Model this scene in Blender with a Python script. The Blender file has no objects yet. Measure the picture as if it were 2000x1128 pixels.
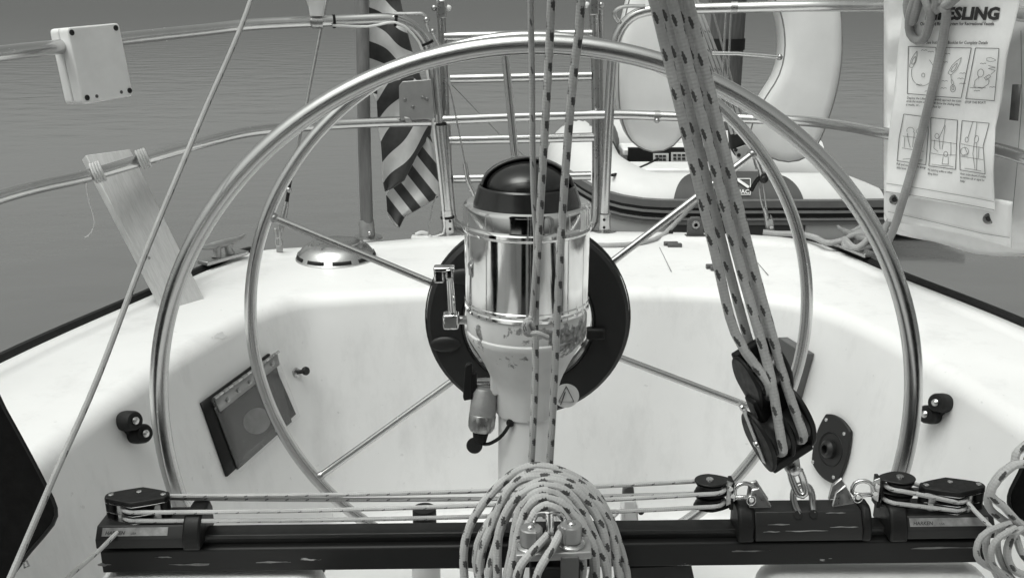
import bpy, math, random
from mathutils import Vector, Matrix
from mathutils.bvhtree import BVHTree
from math import radians, sin, cos, pi, sqrt
random.seed(7)
V = Vector
sc = bpy.context.scene
# ---------------------------------------------------------------- camera
H = 1.30                       # eye height above the water
F = 1900.0                     # focal length in pixels of the 2000 px wide photograph
TH = radians(17.0)             # camera pitch below the horizon
cam = bpy.data.cameras.new('camera'); cam.sensor_width = 36.0; cam.lens = 36.0 * F / 2000.0
cam.clip_start = 0.02; cam.clip_end = 6000.0
co = bpy.data.objects.new('camera', cam); sc.collection.objects.link(co)
co.location = (0, 0, H); co.rotation_euler = (pi / 2 - TH, 0, 0); sc.camera = co
# ---------------------------------------------------------------- sky and sun (overcast, the photograph is monochrome)
SUN_EL, SUN_AZ = radians(68), radians(226)       # azimuth clockwise from +Y
w = bpy.data.worlds.new('World'); sc.world = w; w.use_nodes = True
nt = w.node_tree; nt.nodes.clear()
sky = nt.nodes.new('ShaderNodeTexSky'); sky.sky_type = 'NISHITA'; sky.sun_disc = False
sky.sun_elevation = SUN_EL; sky.sun_rotation = SUN_AZ; sky.air_density = 1.0; sky.dust_density = 6.0; sky.ozone_density = 1.0
bw = nt.nodes.new('ShaderNodeRGBToBW'); nt.links.new(sky.outputs[0], bw.inputs[0])
tint = nt.nodes.new('ShaderNodeVectorMath'); tint.operation = 'SCALE'; tint.inputs[0].default_value = (0.975, 1.0, 0.955)
nt.links.new(bw.outputs[0], tint.inputs['Scale'])
bg = nt.nodes.new('ShaderNodeBackground'); bg.inputs['Strength'].default_value = 0.15
nt.links.new(tint.outputs[0], bg.inputs['Color'])
wo = nt.nodes.new('ShaderNodeOutputWorld'); nt.links.new(bg.outputs[0], wo.inputs['Surface'])
sl = bpy.data.lights.new('sun', 'SUN'); sl.energy = 1.0; sl.angle = radians(38); sl.color = (1.0, 1.0, 0.965)
so = bpy.data.objects.new('sun', sl); sc.collection.objects.link(so)
sd = V((sin(SUN_AZ) * cos(SUN_EL), cos(SUN_AZ) * cos(SUN_EL), sin(SUN_EL)))
so.rotation_euler = sd.to_track_quat('Z', 'Y').to_euler(); so.location = (0, -3, 6)
sc.view_settings.view_transform = 'Standard'; sc.view_settings.look = 'None'
sc.view_settings.exposure = 0.22; sc.view_settings.gamma = 1.0; sc.view_settings.use_curve_mapping = False
sc.render.engine = 'CYCLES'
sc.cycles.max_bounces = 8; sc.cycles.glossy_bounces = 5; sc.cycles.transparent_max_bounces = 8
# ---------------------------------------------------------------- sight lines: where a pixel of the photo lies at a known distance
def ray(u, v):
    c, s = cos(TH), sin(TH)
    return V((u - 1000.0, F * c + (564.0 - v) * s, -F * s + (564.0 - v) * c))
def P(u, v, y):
    d = ray(u, v); k = y / d.y
    return V((d.x * k, y, H + d.z * k))
def PZ(u, v, z):
    d = ray(u, v); k = (z - H) / d.z
    return V((d.x * k, d.y * k, z))
X, Y, Z = V((1, 0, 0)), V((0, 1, 0)), V((0, 0, 1))
# ---------------------------------------------------------------- mesh helpers
def catmull(pts, step, closed=False):
    pts = [V(p) for p in pts]; n = len(pts); out = []
    if n < 3 and not closed:
        k = max(1, int((pts[1] - pts[0]).length / step))
        return [pts[0].lerp(pts[1], i / k) for i in range(k + 1)]
    segs = n if closed else n - 1
    for i in range(segs):
        p1, p2 = pts[i], pts[(i + 1) % n]
        p0 = pts[i - 1] if (closed or i > 0) else p1 * 2 - p2
        p3 = pts[(i + 2) % n] if (closed or i + 2 < n) else p2 * 2 - p1
        k = max(2, int((p2 - p1).length / step))
        for j in range(k):
            t = j / k
            out.append(0.5 * ((2 * p1) + (p2 - p0) * t + (2 * p0 - 5 * p1 + 4 * p2 - p3) * t * t + (3 * p1 - p0 - 3 * p2 + p3) * t ** 3))
    if not closed: out.append(pts[-1])
    return out
def frame(n, up=Z):
    n = V(n).normalized(); a = up.cross(n)
    if a.length < 1e-4: a = X.cross(n)
    a.normalize(); return a, n.cross(a), n
class MB:
    def __init__(s): s.v = []; s.f = []; s.uv = []
    def add(s, vs, fs, uvs=None):
        b = len(s.v); s.v += [V(p) for p in vs]; s.f += [tuple(b + i for i in f) for f in fs]
        s.uv += uvs if uvs else [None] * len(fs); return s
    def tube(s, pts, r, n=10, closed=False, step=None, caps=True):
        pts = [V(p) for p in pts]
        if step: pts = catmull(pts, step, closed)
        m = len(pts); rad = r if callable(r) else (lambda q: r)
        tan = []
        for i in range(m):
            a = pts[(i + 1) % m] if (closed or i + 1 < m) else pts[i]
            b = pts[i - 1] if (closed or i > 0) else pts[i]
            t = a - b; tan.append(t.normalized() if t.length > 1e-9 else V((0, 0, 1)))
        up = Z if abs(tan[0].z) < .9 else X
        nx = (up - tan[0] * up.dot(tan[0])).normalized(); nxs = []
        for i in range(m):
            nx = nx - tan[i] * nx.dot(tan[i])
            nx = nx.normalized() if nx.length > 1e-6 else frame(tan[i])[0]
            nxs.append(nx.copy())
        tw = 0.0
        if closed:
            e = nxs[-1] - tan[0] * nxs[-1].dot(tan[0]); e.normalize()
            tw = math.atan2(e.cross(nxs[0]).dot(tan[0]), e.dot(nxs[0]))
        L = [0.0]
        for i in range(1, m + (1 if closed else 0)): L.append(L[-1] + (pts[i % m] - pts[i - 1]).length)
        vs = []
        for i in range(m):
            a = tw * i / m; t = tan[i]; e1 = nxs[i]; e2 = t.cross(e1); q = rad(L[i] / max(L[-1], 1e-9))
            for j in range(n):
                g = 2 * pi * j / n + a
                vs.append(pts[i] + (e1 * cos(g) + e2 * sin(g)) * q)
        fs, uv = [], []
        for i in range(m if closed else m - 1):
            i2 = (i + 1) % m; l0, l1 = L[i], L[i + 1]
            for j in range(n):
                j2 = (j + 1) % n
                fs.append((i * n + j, i * n + j2, i2 * n + j2, i2 * n + j))
                uv.append(((j / n, l0), ((j + 1) / n, l0), ((j + 1) / n, l1), (j / n, l1)))
        if caps and not closed:
            fs.append(tuple(range(n - 1, -1, -1))); uv.append(None)
            fs.append(tuple((m - 1) * n + j for j in range(n))); uv.append(None)
        return s.add(vs, fs, uv)
    def lathe(s, prof, o, axis=Z, n=48, ref=None, a0=0.0, a1=2 * pi, cap=True):
        e1, e2, ax = frame(axis, ref or Z)
        full = abs(a1 - a0 - 2 * pi) < 1e-6; k = n if full else n + 1
        vs = []
        for r, h in prof:
            for j in range(k):
                g = a0 + (a1 - a0) * j / n
                vs.append(V(o) + ax * h + (e1 * cos(g) + e2 * sin(g)) * r)
        fs, uv = [], []
        for i in range(len(prof) - 1):
            for j in range(n):
                j2 = (j + 1) % k
                fs.append((i * k + j, i * k + j2, (i + 1) * k + j2, (i + 1) * k + j))
                uv.append(((j / n, i), ((j + 1) / n, i), ((j + 1) / n, i + 1), (j / n, i + 1)))
        if full and cap:
            if prof[0][0] > 1e-5: fs.append(tuple(range(k - 1, -1, -1))); uv.append(None)
            if prof[-1][0] > 1e-5: fs.append(tuple((len(prof) - 1) * k + j for j in range(k))); uv.append(None)
        return s.add(vs, fs, uv)
    def box(s, c, hx, hy, hz, ax=(X, Y, Z)):
        c = V(c); vs = [c + ax[0] * (a * hx) + ax[1] * (b * hy) + ax[2] * (d * hz) for d in (-1, 1) for b in (-1, 1) for a in (-1, 1)]
        return s.add(vs, [(0, 2, 3, 1), (4, 5, 7, 6), (0, 1, 5, 4), (2, 6, 7, 3), (0, 4, 6, 2), (1, 3, 7, 5)])
    def prism(s, pts, off):
        pts = [V(p) for p in pts]; n = len(pts); off = V(off)
        nn = V((0, 0, 0))
        for i in range(n): nn += pts[i].cross(pts[(i + 1) % n])
        if nn.dot(off) > 0: pts = pts[::-1]
        vs = pts + [p + off for p in pts]
        fs = [tuple(range(n)), tuple(range(2 * n - 1, n - 1, -1))] + [(i, i + n, (i + 1) % n + n, (i + 1) % n) for i in range(n)]
        return s.add(vs, fs)
    def slab(s, pix, y, th, step=None, closed=True):
        q = [P(u, v, y) for u, v in pix]
        if step: q = catmull(q, step, True)
        return s.prism(q, (0, th, 0))
    def grid(s, fn, nu, nv, uvf=None):
        vs = [fn(i / nu, j / nv) for j in range(nv + 1) for i in range(nu + 1)]; fs, uv = [], []
        g = uvf or (lambda a, b: (a, b))
        for j in range(nv):
            for i in range(nu):
                a = j * (nu + 1) + i
                fs.append((a, a + 1, a + nu + 2, a + nu + 1))
                uv.append((g(i / nu, j / nv), g((i + 1) / nu, j / nv), g((i + 1) / nu, (j + 1) / nv), g(i / nu, (j + 1) / nv)))
        return s.add(vs, fs, uv)
    def ball(s, c, r, n=12, sc3=(1, 1, 1)):
        m = n // 2; vs = []; 
        for i in range(m + 1):
            a = pi * i / m
            for j in range(n):
                g = 2 * pi * j / n
                vs.append(V(c) + V((r * sin(a) * cos(g) * sc3[0], r * sin(a) * sin(g) * sc3[1], r * cos(a) * sc3[2])))
        return s.add(vs, [(i * n + j, (i + 1) * n + j, (i + 1) * n + (j + 1) % n, i * n + (j + 1) % n) for i in range(m) for j in range(n)])
    def build(s, name, mat, parent=None, label=None, cat=None, group=None, kind=None, bevel=0, seg=2, ang=40, solid=0, sub=0):
        org = ORG[parent.name] if parent else V((sum(p.x for p in s.v) / len(s.v), sum(p.y for p in s.v) / len(s.v), min(p.z for p in s.v)))
        me = bpy.data.meshes.new(name); me.from_pydata([p - org for p in s.v], [], s.f)
        if any(s.uv):
            ul = me.uv_layers.new(name='UVMap').data; k = 0; flat = []
            for f, q in zip(s.f, s.uv):
                for i in range(len(f)): flat += list(q[i]) if q else [0.5, 0.0]
            ul.foreach_set('uv', flat)
        me.materials.append(mat); me.shade_smooth(); me.set_sharp_from_angle(angle=radians(ang)); me.update()
        o = bpy.data.objects.new(name, me); sc.collection.objects.link(o); ORG[o.name] = org
        if parent: o.parent = parent
        else: o.location = org
        if sub:
            m = o.modifiers.new('sub', 'SUBSURF'); m.levels = m.render_levels = sub
        if solid:
            m = o.modifiers.new('solid', 'SOLIDIFY'); m.thickness = solid; m.offset = 0
        if bevel:
            m = o.modifiers.new('bevel', 'BEVEL'); m.width = bevel; m.segments = seg; m.limit_method = 'ANGLE'; m.angle_limit = radians(35)
        return tag(o, label, cat, group, kind)
ORG = {}
def tag(o, label=None, cat=None, group=None, kind=None):
    if label: o['label'] = label
    if cat: o['category'] = cat
    if group: o['group'] = group
    if kind: o['kind'] = kind
    return o
def thing(name, loc, label, cat, group=None):
    o = bpy.data.objects.new(name, None); sc.collection.objects.link(o); o.location = loc; o.empty_display_size = .05
    ORG[o.name] = V(loc); return tag(o, label, cat, group)
def lump(seed, amp, scale):
    r = random.Random(seed); k = [(r.uniform(.5, 2) * scale, r.uniform(.5, 2) * scale, r.uniform(0, 6.28)) for _ in range(4)]
    return lambda a, b: amp * sum(sin(p * a + q * b + w_) for p, q, w_ in k) / 4
# ---------------------------------------------------------------- materials (all neutral greys: the photograph is black and white)
def nodes(name):
    m = bpy.data.materials.new(name); m.use_nodes = True; t = m.node_tree
    return m, t, t.nodes['Principled BSDF'], (lambda a, b: t.links.new(a, b))
def g3(x): return (x, x, x, 1)
def mth(t, op, a, b=None, c=None):
    n = t.nodes.new('ShaderNodeMath'); n.operation = op
    for i, q in enumerate((a, b, c)):
        if q is None: continue
        if isinstance(q, (int, float)): n.inputs[i].default_value = q
        else: t.links.new(q, n.inputs[i])
    return n.outputs[0]
def noise(t, scale, detail=4, rough=.55, vec=None, stretch=None, coord='Object'):
    tc = t.nodes.new('ShaderNodeTexCoord'); src = vec or tc.outputs[coord]
    if stretch:
        mp = t.nodes.new('ShaderNodeMapping'); mp.inputs['Scale'].default_value = stretch; t.links.new(src, mp.inputs[0]); src = mp.outputs[0]
    n = t.nodes.new('ShaderNodeTexNoise'); n.inputs['Scale'].default_value = scale; n.inputs['Detail'].default_value = detail; n.inputs['Roughness'].default_value = rough
    t.links.new(src, n.inputs['Vector']); return n.outputs[0]
def ramp(t, fac, a, b, ca, cb):
    n = t.nodes.new('ShaderNodeMapRange'); n.inputs['From Min'].default_value = a; n.inputs['From Max'].default_value = b
    n.inputs['To Min'].default_value = ca; n.inputs['To Max'].default_value = cb; t.links.new(fac, n.inputs[0]); return n.outputs[0]
def bump(t, bs, h, strength, dist=.002):
    n = t.nodes.new('ShaderNodeBump'); n.inputs['Strength'].default_value = strength; n.inputs['Distance'].default_value = dist
    t.links.new(h, n.inputs['Height']); t.links.new(n.outputs[0], bs.inputs['Normal'])
def M(name, base, rough=.5, metal=0.0, var=.08, vs=14.0, rv=.08, bp=0.0, bsc=180.0, bd=.001, coat=0.0, stretch=None, spec=.5):
    m, t, b, lk = nodes(name)
    n1 = noise(t, vs, 6, .6, stretch=stretch)
    lk(ramp(t, n1, .3, .7, base * (1 - var), min(1, base * (1 + var))), b.inputs['Base Color'])
    lk(ramp(t, noise(t, vs * 3.1, 5, .65, stretch=stretch), .3, .7, max(.02, rough - rv), rough + rv), b.inputs['Roughness'])
    b.inputs['Metallic'].default_value = metal; b.inputs['Specular IOR Level'].default_value = spec
    if coat: b.inputs['Coat Weight'].default_value = coat
    if bp: bump(t, b, noise(t, bsc, 4), bp, bd)
    return m
def rope_mat(name, base, dark, period, cells=3, fl=.30, fw=.30, braid=.0042, tick=False, amt=1.0):
    m, t, b, lk = nodes(name)
    tc = t.nodes.new('ShaderNodeTexCoord'); sp = t.nodes.new('ShaderNodeSeparateXYZ'); lk(tc.outputs['UV'], sp.inputs[0])
    u, l = sp.outputs[0], sp.outputs[1]
    au = mth(t, 'MULTIPLY', u, 8 * 2 * pi / 2); al = mth(t, 'MULTIPLY', l, pi / braid)
    br = mth(t, 'MULTIPLY', mth(t, 'SINE', mth(t, 'ADD', au, al)), mth(t, 'SINE', mth(t, 'SUBTRACT', au, al)))
    ca = mth(t, 'MULTIPLY', u, cells); cell = mth(t, 'FLOOR', ca)
    ph = mth(t, 'FRACT', mth(t, 'ADD', mth(t, 'DIVIDE', l, period), mth(t, 'MULTIPLY', cell, 0.381)))
    p = mth(t, 'DIVIDE', mth(t, 'SUBTRACT', ph, .5), fl); q = mth(t, 'DIVIDE', mth(t, 'SUBTRACT', mth(t, 'FRACT', ca), .5), fw)
    p = mth(t, 'ADD', p, mth(t, 'MULTIPLY', q, .35))
    if tick: p = mth(t, 'ADD', p, mth(t, 'MULTIPLY', q, .6))
    r2 = mth(t, 'ADD', mth(t, 'MULTIPLY', p, p), mth(t, 'MULTIPLY', q, q))
    jag = mth(t, 'ADD', mth(t, 'MULTIPLY', br, .42), mth(t, 'ADD', mth(t, 'MULTIPLY', mth(t, 'SUBTRACT', noise(t, 160, 2, coord='UV'), .5), 1.4), mth(t, 'MULTIPLY', mth(t, 'SUBTRACT', noise(t, 26, 1, coord='UV'), .5), 1.1)))
    fl_m = mth(t, 'LESS_THAN', mth(t, 'ADD', r2, jag), 1.0); fl_m = mth(t, 'MULTIPLY', fl_m, amt)
    base_v = mth(t, 'ADD', ramp(t, noise(t, 22, 5), .3, .7, base * .86, base * 1.1), mth(t, 'MULTIPLY', br, base * .05))
    mx = t.nodes.new('ShaderNodeMix'); lk(fl_m, mx.inputs[0]); lk(base_v, mx.inputs[2]); mx.inputs[3].default_value = dark
    lk(mx.outputs[0], b.inputs['Base Color']); b.inputs['Roughness'].default_value = .85
    b.inputs['Sheen Weight'].default_value = .15
    bump(t, b, br, .4, .0006); return m
MAT = {}
def gelcoat():
    m, t, b, lk = nodes('white_gelcoat')
    v = mth(t, 'ADD', mth(t, 'ADD', ramp(t, noise(t, 2.6, 6, .6), .3, .7, .70, .79), ramp(t, noise(t, 9, 7, .7, stretch=(1, 1, .35)), .52, .75, 0.0, -.11)), ramp(t, noise(t, 60, 3, .5), .70, .78, 0.0, -.14))
    lk(v, b.inputs['Base Color']); b.inputs['Roughness'].default_value = .44
    bump(t, b, noise(t, 7, 2, .4), .08, .006); return m
MAT['gel'] = gelcoat()
MAT['gel2'] = M('white_gelcoat_sole', .66, .5, var=.05, vs=5)
MAT['steel'] = M('stainless_steel', .58, .25, 1.0, var=.03, vs=30, rv=.025, bp=.02, bsc=60)
MAT['steel_dull'] = M('weathered_stainless_steel', .42, .30, 1.0, var=.09, vs=45, rv=.06, bp=.04, bsc=120)
MAT['chrome'] = M('polished_chrome', .70, .085, 1.0, var=.04, vs=18, rv=.03, bp=.05, bsc=14, bd=.002)
MAT['alu'] = M('grey_cast_aluminium', .34, .5, .6, var=.18, vs=40, bp=.2)
MAT['plate'] = M('brushed_grey_plate', .32, .45, .7, var=.10, vs=25, bp=.05)
MAT['black'] = M('black_plastic', .007, .5, spec=.28, var=.3, vs=30, rv=.1, bp=.08)
MAT['black_gloss'] = M('glossy_black_plastic', .012, .22, var=.3, vs=20, rv=.05)
MAT['hood'] = M('dark_compass_hood', .045, .36, var=.2, vs=20)
MAT['black_canvas'] = M('black_canvas', .006, .95, spec=.12, var=.3, vs=60, bp=.3, bsc=600)
MAT['rubber'] = M('black_rubber', .009, .62, spec=.3, var=.3, vs=30, bp=.1)
MAT['grey_plastic'] = M('mid_grey_plastic', .075, .45, var=.12, vs=12)
MAT['dark_plastic'] = M('dark_grey_moulding', .014, .45, spec=.35, var=.2, vs=12, rv=.1, bp=.05)
MAT['white_plastic'] = M('white_plastic', .70, .42, var=.06, vs=18, bp=.06)
MAT['cream_vinyl'] = M('white_vinyl', .79, .42, var=.04, vs=9, bp=.25, bsc=14, bd=.006)
MAT['canvas'] = M('white_canvas', .78, .8, var=.07, vs=12, bp=.25, bsc=35, bd=.004)
MAT['canvas_grey'] = M('bag_body_canvas', .80, .8, var=.08, vs=12, bp=.25, bsc=35, bd=.004)  # canvas of the bag body, about as pale as the flap
MAT['grey_mark'] = M('pale_oval_grey', .16, .5, var=.3, vs=30)
MAT['worn'] = M('worn_bare_metal', .17, .5, .3, var=.35, vs=60)
MAT['ink'] = M('black_print', .03, .7, var=.2)
MAT['pale_ink'] = M('pale_print', .62, .6, var=.1)
MAT['seam'] = M('stitched_seam', .22, .8, var=.2, vs=60)
MAT['hypalon'] = M('white_rubberised_fabric', .60, .5, var=.05, vs=6)
MAT['hypalon_grey'] = M('grey_rubberised_fabric', .052, .55, var=.1, vs=8)
MAT['strake'] = M('grey_rubber_strake', .12, .5, var=.1, vs=20)
MAT['pile'] = M('weathered_pile', .085, .8, var=.35, vs=10, bp=.4, bsc=60, stretch=(6, 6, .6))
MAT['staff'] = M('weathered_staff', .15, .6, var=.3, vs=10, bp=.3, bsc=60, stretch=(6, 6, .6))
MAT['label'] = M('worn_label', .20, .5, .3, var=.35, vs=70)
MAT['anod'] = M('satin_black_aluminium', .010, .42, .0, spec=.35, var=.25, vs=16, rv=.1)
MAT['twine'] = rope_mat('pale_twine', .55, .5, .02, amt=0, braid=.002)
MAT['tan_rope'] = rope_mat('braided_tan_rope', .27, .3, .05, amt=0, braid=.0055)
MAT['dock_rope'] = rope_mat('braided_pale_rope', .34, .3, .05, amt=0, braid=.0055)
MAT['sheet'] = rope_mat('flecked_mainsheet', .37, .055, .043, 3, .15, .25)
MAT['sheet_small'] = rope_mat('flecked_line', .40, .05, .031, 3, .175, .29, braid=.0034)
MAT['control'] = rope_mat('ticked_control_line', .42, .10, .026, 2, .07, .16, braid=.0026, tick=True)
MAT['plain_line'] = rope_mat('lightly_ticked_line', .33, .10, .05, 2, .06, .16, braid=.003, tick=True)
MAT['wire'] = M('wire_rope', .34, .45, .8, var=.25, vs=200, bp=.2, bsc=900)
def chipped(name, base, chip, rough, scale, thr, stretch=None, metal=0.0):
    m, t, b, lk = nodes(name)
    n1 = noise(t, scale, 8, .62, stretch=stretch); n2 = noise(t, scale * 5.3, 5, .6, stretch=stretch)
    msk = ramp(t, mth(t, 'ADD', n1, mth(t, 'MULTIPLY', mth(t, 'SUBTRACT', n2, .5), .10)), thr, thr + .012, 0, 1)
    mx = t.nodes.new('ShaderNodeMix'); lk(msk, mx.inputs[0])
    lk(ramp(t, noise(t, scale * .6, 5), .3, .7, base * .85, base * 1.1), mx.inputs[2]); lk(ramp(t, n2, .3, .7, chip * .6, chip * 1.2), mx.inputs[3])
    lk(mx.outputs[0], b.inputs['Base Color']); b.inputs['Roughness'].default_value = rough; b.inputs['Metallic'].default_value = metal; b.inputs['Specular IOR Level'].default_value = .3
    bump(t, b, mth(t, 'MULTIPLY', msk, -1.0), .35, .001); return m
MAT['beam'] = chipped('scuffed_black_beam', .008, .34, .5, 9, .69, (1.0, 1.0, 5.0))
MAT['car'] = chipped('scuffed_dark_car', .018, .30, .46, 16, .68, (1.0, 1.0, 4.0))
# painted pedestal casting with flaking patches round its shoulder
def pedestal_paint():
    m, t, b, lk = nodes('flaking_white_paint')
    tc = t.nodes.new('ShaderNodeTexCoord'); sp = t.nodes.new('ShaderNodeSeparateXYZ'); lk(tc.outputs['Object'], sp.inputs[0])
    sh = mth(t, 'SUBTRACT', 1.0, mth(t, 'MINIMUM', mth(t, 'MULTIPLY', mth(t, 'ABSOLUTE', mth(t, 'SUBTRACT', sp.outputs[2], PED_SHOULDER)), 22.0), 1.0))
    side = ramp(t, sp.outputs[0], -.04, .09, 0.0, .17)
    n1 = noise(t, 26, 8, .62); n2 = noise(t, 120, 5, .6)
    s_ = mth(t, 'ADD', n1, mth(t, 'ADD', mth(t, 'MULTIPLY', sh, mth(t, 'ADD', side, .06)), mth(t, 'MULTIPLY', mth(t, 'SUBTRACT', n2, .5), .10)))
    msk = ramp(t, s_, .636, .650, 0, 1); edge = ramp(t, s_, .62, .636, 0, 1)
    mx = t.nodes.new('ShaderNodeMix'); lk(msk, mx.inputs[0]); lk(ramp(t, noise(t, 9, 6), .3, .7, .50, .72), mx.inputs[2]); lk(ramp(t, n2, .35, .65, .07, .36), mx.inputs[3])
    mx2 = t.nodes.new('ShaderNodeMix'); lk(mth(t, 'MULTIPLY', mth(t, 'SUBTRACT', edge, msk), .7), mx2.inputs[0]); lk(mx.outputs[0], mx2.inputs[2]); mx2.inputs[3].default_value = .12
    lk(mx2.outputs[0], b.inputs['Base Color']); b.inputs['Roughness'].default_value = .55
    bump(t, b, mth(t, 'ADD', mth(t, 'MULTIPLY', msk, -.8), mth(t, 'MULTIPLY', n1, .5)), .5, .0015); return m
def wood():
    m, t, b, lk = nodes('bare_pine_plank')
    tc = t.nodes.new('ShaderNodeTexCoord'); cm = t.nodes.new('ShaderNodeCombineXYZ')
    for i, (d, k) in enumerate(((V((-.42, .25, .87)), 1.6), (V((.80, .45, .25)), 16.0))):
        dp = t.nodes.new('ShaderNodeVectorMath'); dp.operation = 'DOT_PRODUCT'; lk(tc.outputs['Object'], dp.inputs[0]); dp.inputs[1].default_value = d.normalized() * k; lk(dp.outputs['Value'], cm.inputs[i])
    n = noise(t, 5, 6, .6, vec=cm.outputs[0]); n2 = noise(t, 26, 4, .6, vec=cm.outputs[0])
    v = mth(t, 'ADD', ramp(t, n, .3, .7, .42, .52), ramp(t, n2, .3, .7, -.05, .05)); lk(v, b.inputs['Base Color'])
    b.inputs['Roughness'].default_value = .75; bump(t, b, n2, .3, .001); return m
MAT['wood'] = wood()
def flag_mat():
    m, t, b, lk = nodes('striped_flag_cloth')
    tc = t.nodes.new('ShaderNodeTexCoord'); sp = t.nodes.new('ShaderNodeSeparateXYZ'); lk(tc.outputs['UV'], sp.inputs[0])
    st = mth(t, 'GREATER_THAN', mth(t, 'FRACT', sp.outputs[0]), .5)
    mx = t.nodes.new('ShaderNodeMix'); lk(st, mx.inputs[0]); lk(ramp(t, noise(t, 40, 5), .3, .7, .030, .055), mx.inputs[2]); lk(ramp(t, noise(t, 30, 5), .3, .7, .56, .68), mx.inputs[3])
    lk(mx.outputs[0], b.inputs['Base Color']); b.inputs['Roughness'].default_value = .85
    b.inputs['Sheen Weight'].default_value = .2
    bump(t, b, noise(t, 30, 4), .3, .004); return m
MAT['flag'] = flag_mat()
def perspex():
    m, t, b, lk = nodes('smoked_acrylic')
    sp_ = noise(t, 130, 2, .5); msk = ramp(t, sp_, .74, .77, 0, 1)
    mx = t.nodes.new('ShaderNodeMix'); lk(msk, mx.inputs[0]); lk(ramp(t, noise(t, 9, 5), .35, .65, .018, .036), mx.inputs[2]); mx.inputs[3].default_value = .33
    lk(mx.outputs[0], b.inputs['Base Color']); b.inputs['Roughness'].default_value = .25; b.inputs['Specular IOR Level'].default_value = .35; return m
MAT['perspex'] = perspex()
def clear():
    m, t, b, lk = nodes('clear_acrylic')
    b.inputs['Base Color'].default_value = g3(.8); b.inputs['Roughness'].default_value = .08; b.inputs['Alpha'].default_value = .06; return m
MAT['clear'] = clear()
def water():
    m, t, b, lk = nodes('rippled_water')
    b.inputs['Base Color'].default_value = g3(.12); b.inputs['Roughness'].default_value = .12; b.inputs['IOR'].default_value = 1.33
    h = mth(t, 'ADD', noise(t, 2.3, 2, .45, stretch=(.75, 1.15, 1)), mth(t, 'ADD', mth(t, 'MULTIPLY', noise(t, 7.5, 3, .5, stretch=(.8, 1.1, 1)), .22), mth(t, 'MULTIPLY', noise(t, 34, 2, .5), .02)))
    bump(t, b, h, 1.0, .010); return m
MAT['water'] = water()
# ================================================================ water
WAT = MB().add([(-3000, -3000, 0), (3000, -3000, 0), (3000, 3000, 0), (-3000, 3000, 0)], [(0, 1, 2, 3)]).build('water', MAT['water'], kind='structure')
tag(WAT, 'grey rippled water all round the boat', 'water')
# ================================================================ the boat: hull, deck with rounded coaming, sole
ZD = H - .62; ZS = H - 1.12
OUT = [(-1.22, -1.2), (-1.12, .2), (-1.0, 1.05), (-.892, 1.583), (-.77, 1.972), (-.69, 2.22), (-.63, 2.345), (-.45, 2.40), (-.17, 2.50), (.10, 2.545), (.40, 2.548), (.62, 2.52), (.74, 2.475), (.80, 2.39), (.873, 2.124), (.987, 1.77), (1.08, 1.3), (1.2, .3), (1.3, -1.2)]
INN = [(-.74, -1.2), (-.72, .2), (-.675, 1.0), (-.63, 1.40), (-.575, 1.68), (-.515, 1.86), (-.45, 1.955), (-.36, 1.985), (-.17, 2.013), (.10, 2.02), (.366, 2.013), (.50, 1.985), (.60, 1.935), (.665, 1.82), (.713, 1.661), (.763, 1.342), (.80, 1.0), (.83, .3), (.85, -1.2)]
def resample(c, k=8):
    out = []; pts = [V((a, b, 0)) for a, b in c]; n = len(pts)
    for i in range(n - 1):
        p1, p2 = pts[i], pts[i + 1]; p0 = pts[i - 1] if i else p1 * 2 - p2; p3 = pts[i + 2] if i + 2 < n else p2 * 2 - p1
        for j in range(k):
            t = j / k
            out.append(0.5 * ((2 * p1) + (p2 - p0) * t + (2 * p0 - 5 * p1 + 4 * p2 - p3) * t * t + (3 * p1 - p0 - 3 * p2 + p3) * t ** 3))
    return out + [pts[-1]]
LO, LI = resample(OUT), resample(INN)
def inward(L):
    r = []
    for i in range(len(L)):
        t = (L[min(i + 1, len(L) - 1)] - L[max(i - 1, 0)]).normalized(); r.append(V((t.y, -t.x, 0)))
    return r
NO, NI = inward(LO), inward(LI)
RB = .036; SL = .20
boat = thing('sailboat', (0, 1.0, ZD), 'white fibreglass sailboat deck and cockpit seen from its companionway', 'boat')
rows = []
def row(fn): rows.append([fn(i) for i in range(len(LO))])
row(lambda i: LO[i] + V((0, 0, ZD)) - NO[i] * .004)
for f_, dz_ in ((.03, .001), (.05, .007), (.16, .009), (.18, .006), (.20, .002), (.25, .002), (.45, .004), (.65, .003), (.82, .001)):
    row(lambda i, f_=f_, dz_=dz_: LO[i].lerp(LI[i] - NI[i] * RB, f_) + V((0, 0, ZD + dz_)))
for k in range(0, 10):
    a = radians(79) * k / 9
    row(lambda i, a=a: LI[i] - NI[i] * RB + NI[i] * RB * sin(a) + V((0, 0, ZD - RB * (1 - cos(a)))))
z0 = ZD - RB * (1 - cos(radians(79)))
for zz in (z0 - .12, z0 - .25, ZS + .10, ZS + .05):
    row(lambda i, zz=zz: LI[i] - NI[i] * RB + NI[i] * (RB * sin(radians(79)) + SL * (z0 - zz)) + V((0, 0, zz)))
e0 = RB * sin(radians(79)) - RB + SL * (z0 - ZS - .05)
for a in (25, 50, 75, 90):
    row(lambda i, a=radians(a): LI[i] + NI[i] * (e0 + .05 * (1 - cos(a))) + V((0, 0, ZS + .05 - .05 * sin(a))))
deck = MB(); nL = len(LO)
deck.add([p for r in rows for p in r], [(j * nL + i, j * nL + i + 1, (j + 1) * nL + i + 1, (j + 1) * nL + i) for j in range(len(rows) - 1) for i in range(nL - 1)])
deck.f = [f[::-1] for f in deck.f]
deck.build('deck', MAT['gel'], boat, label='bright white deck rolling over into the cockpit coaming', ang=60)
BVH = BVHTree.FromPolygons([tuple(p) for p in deck.v], deck.f)
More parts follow.
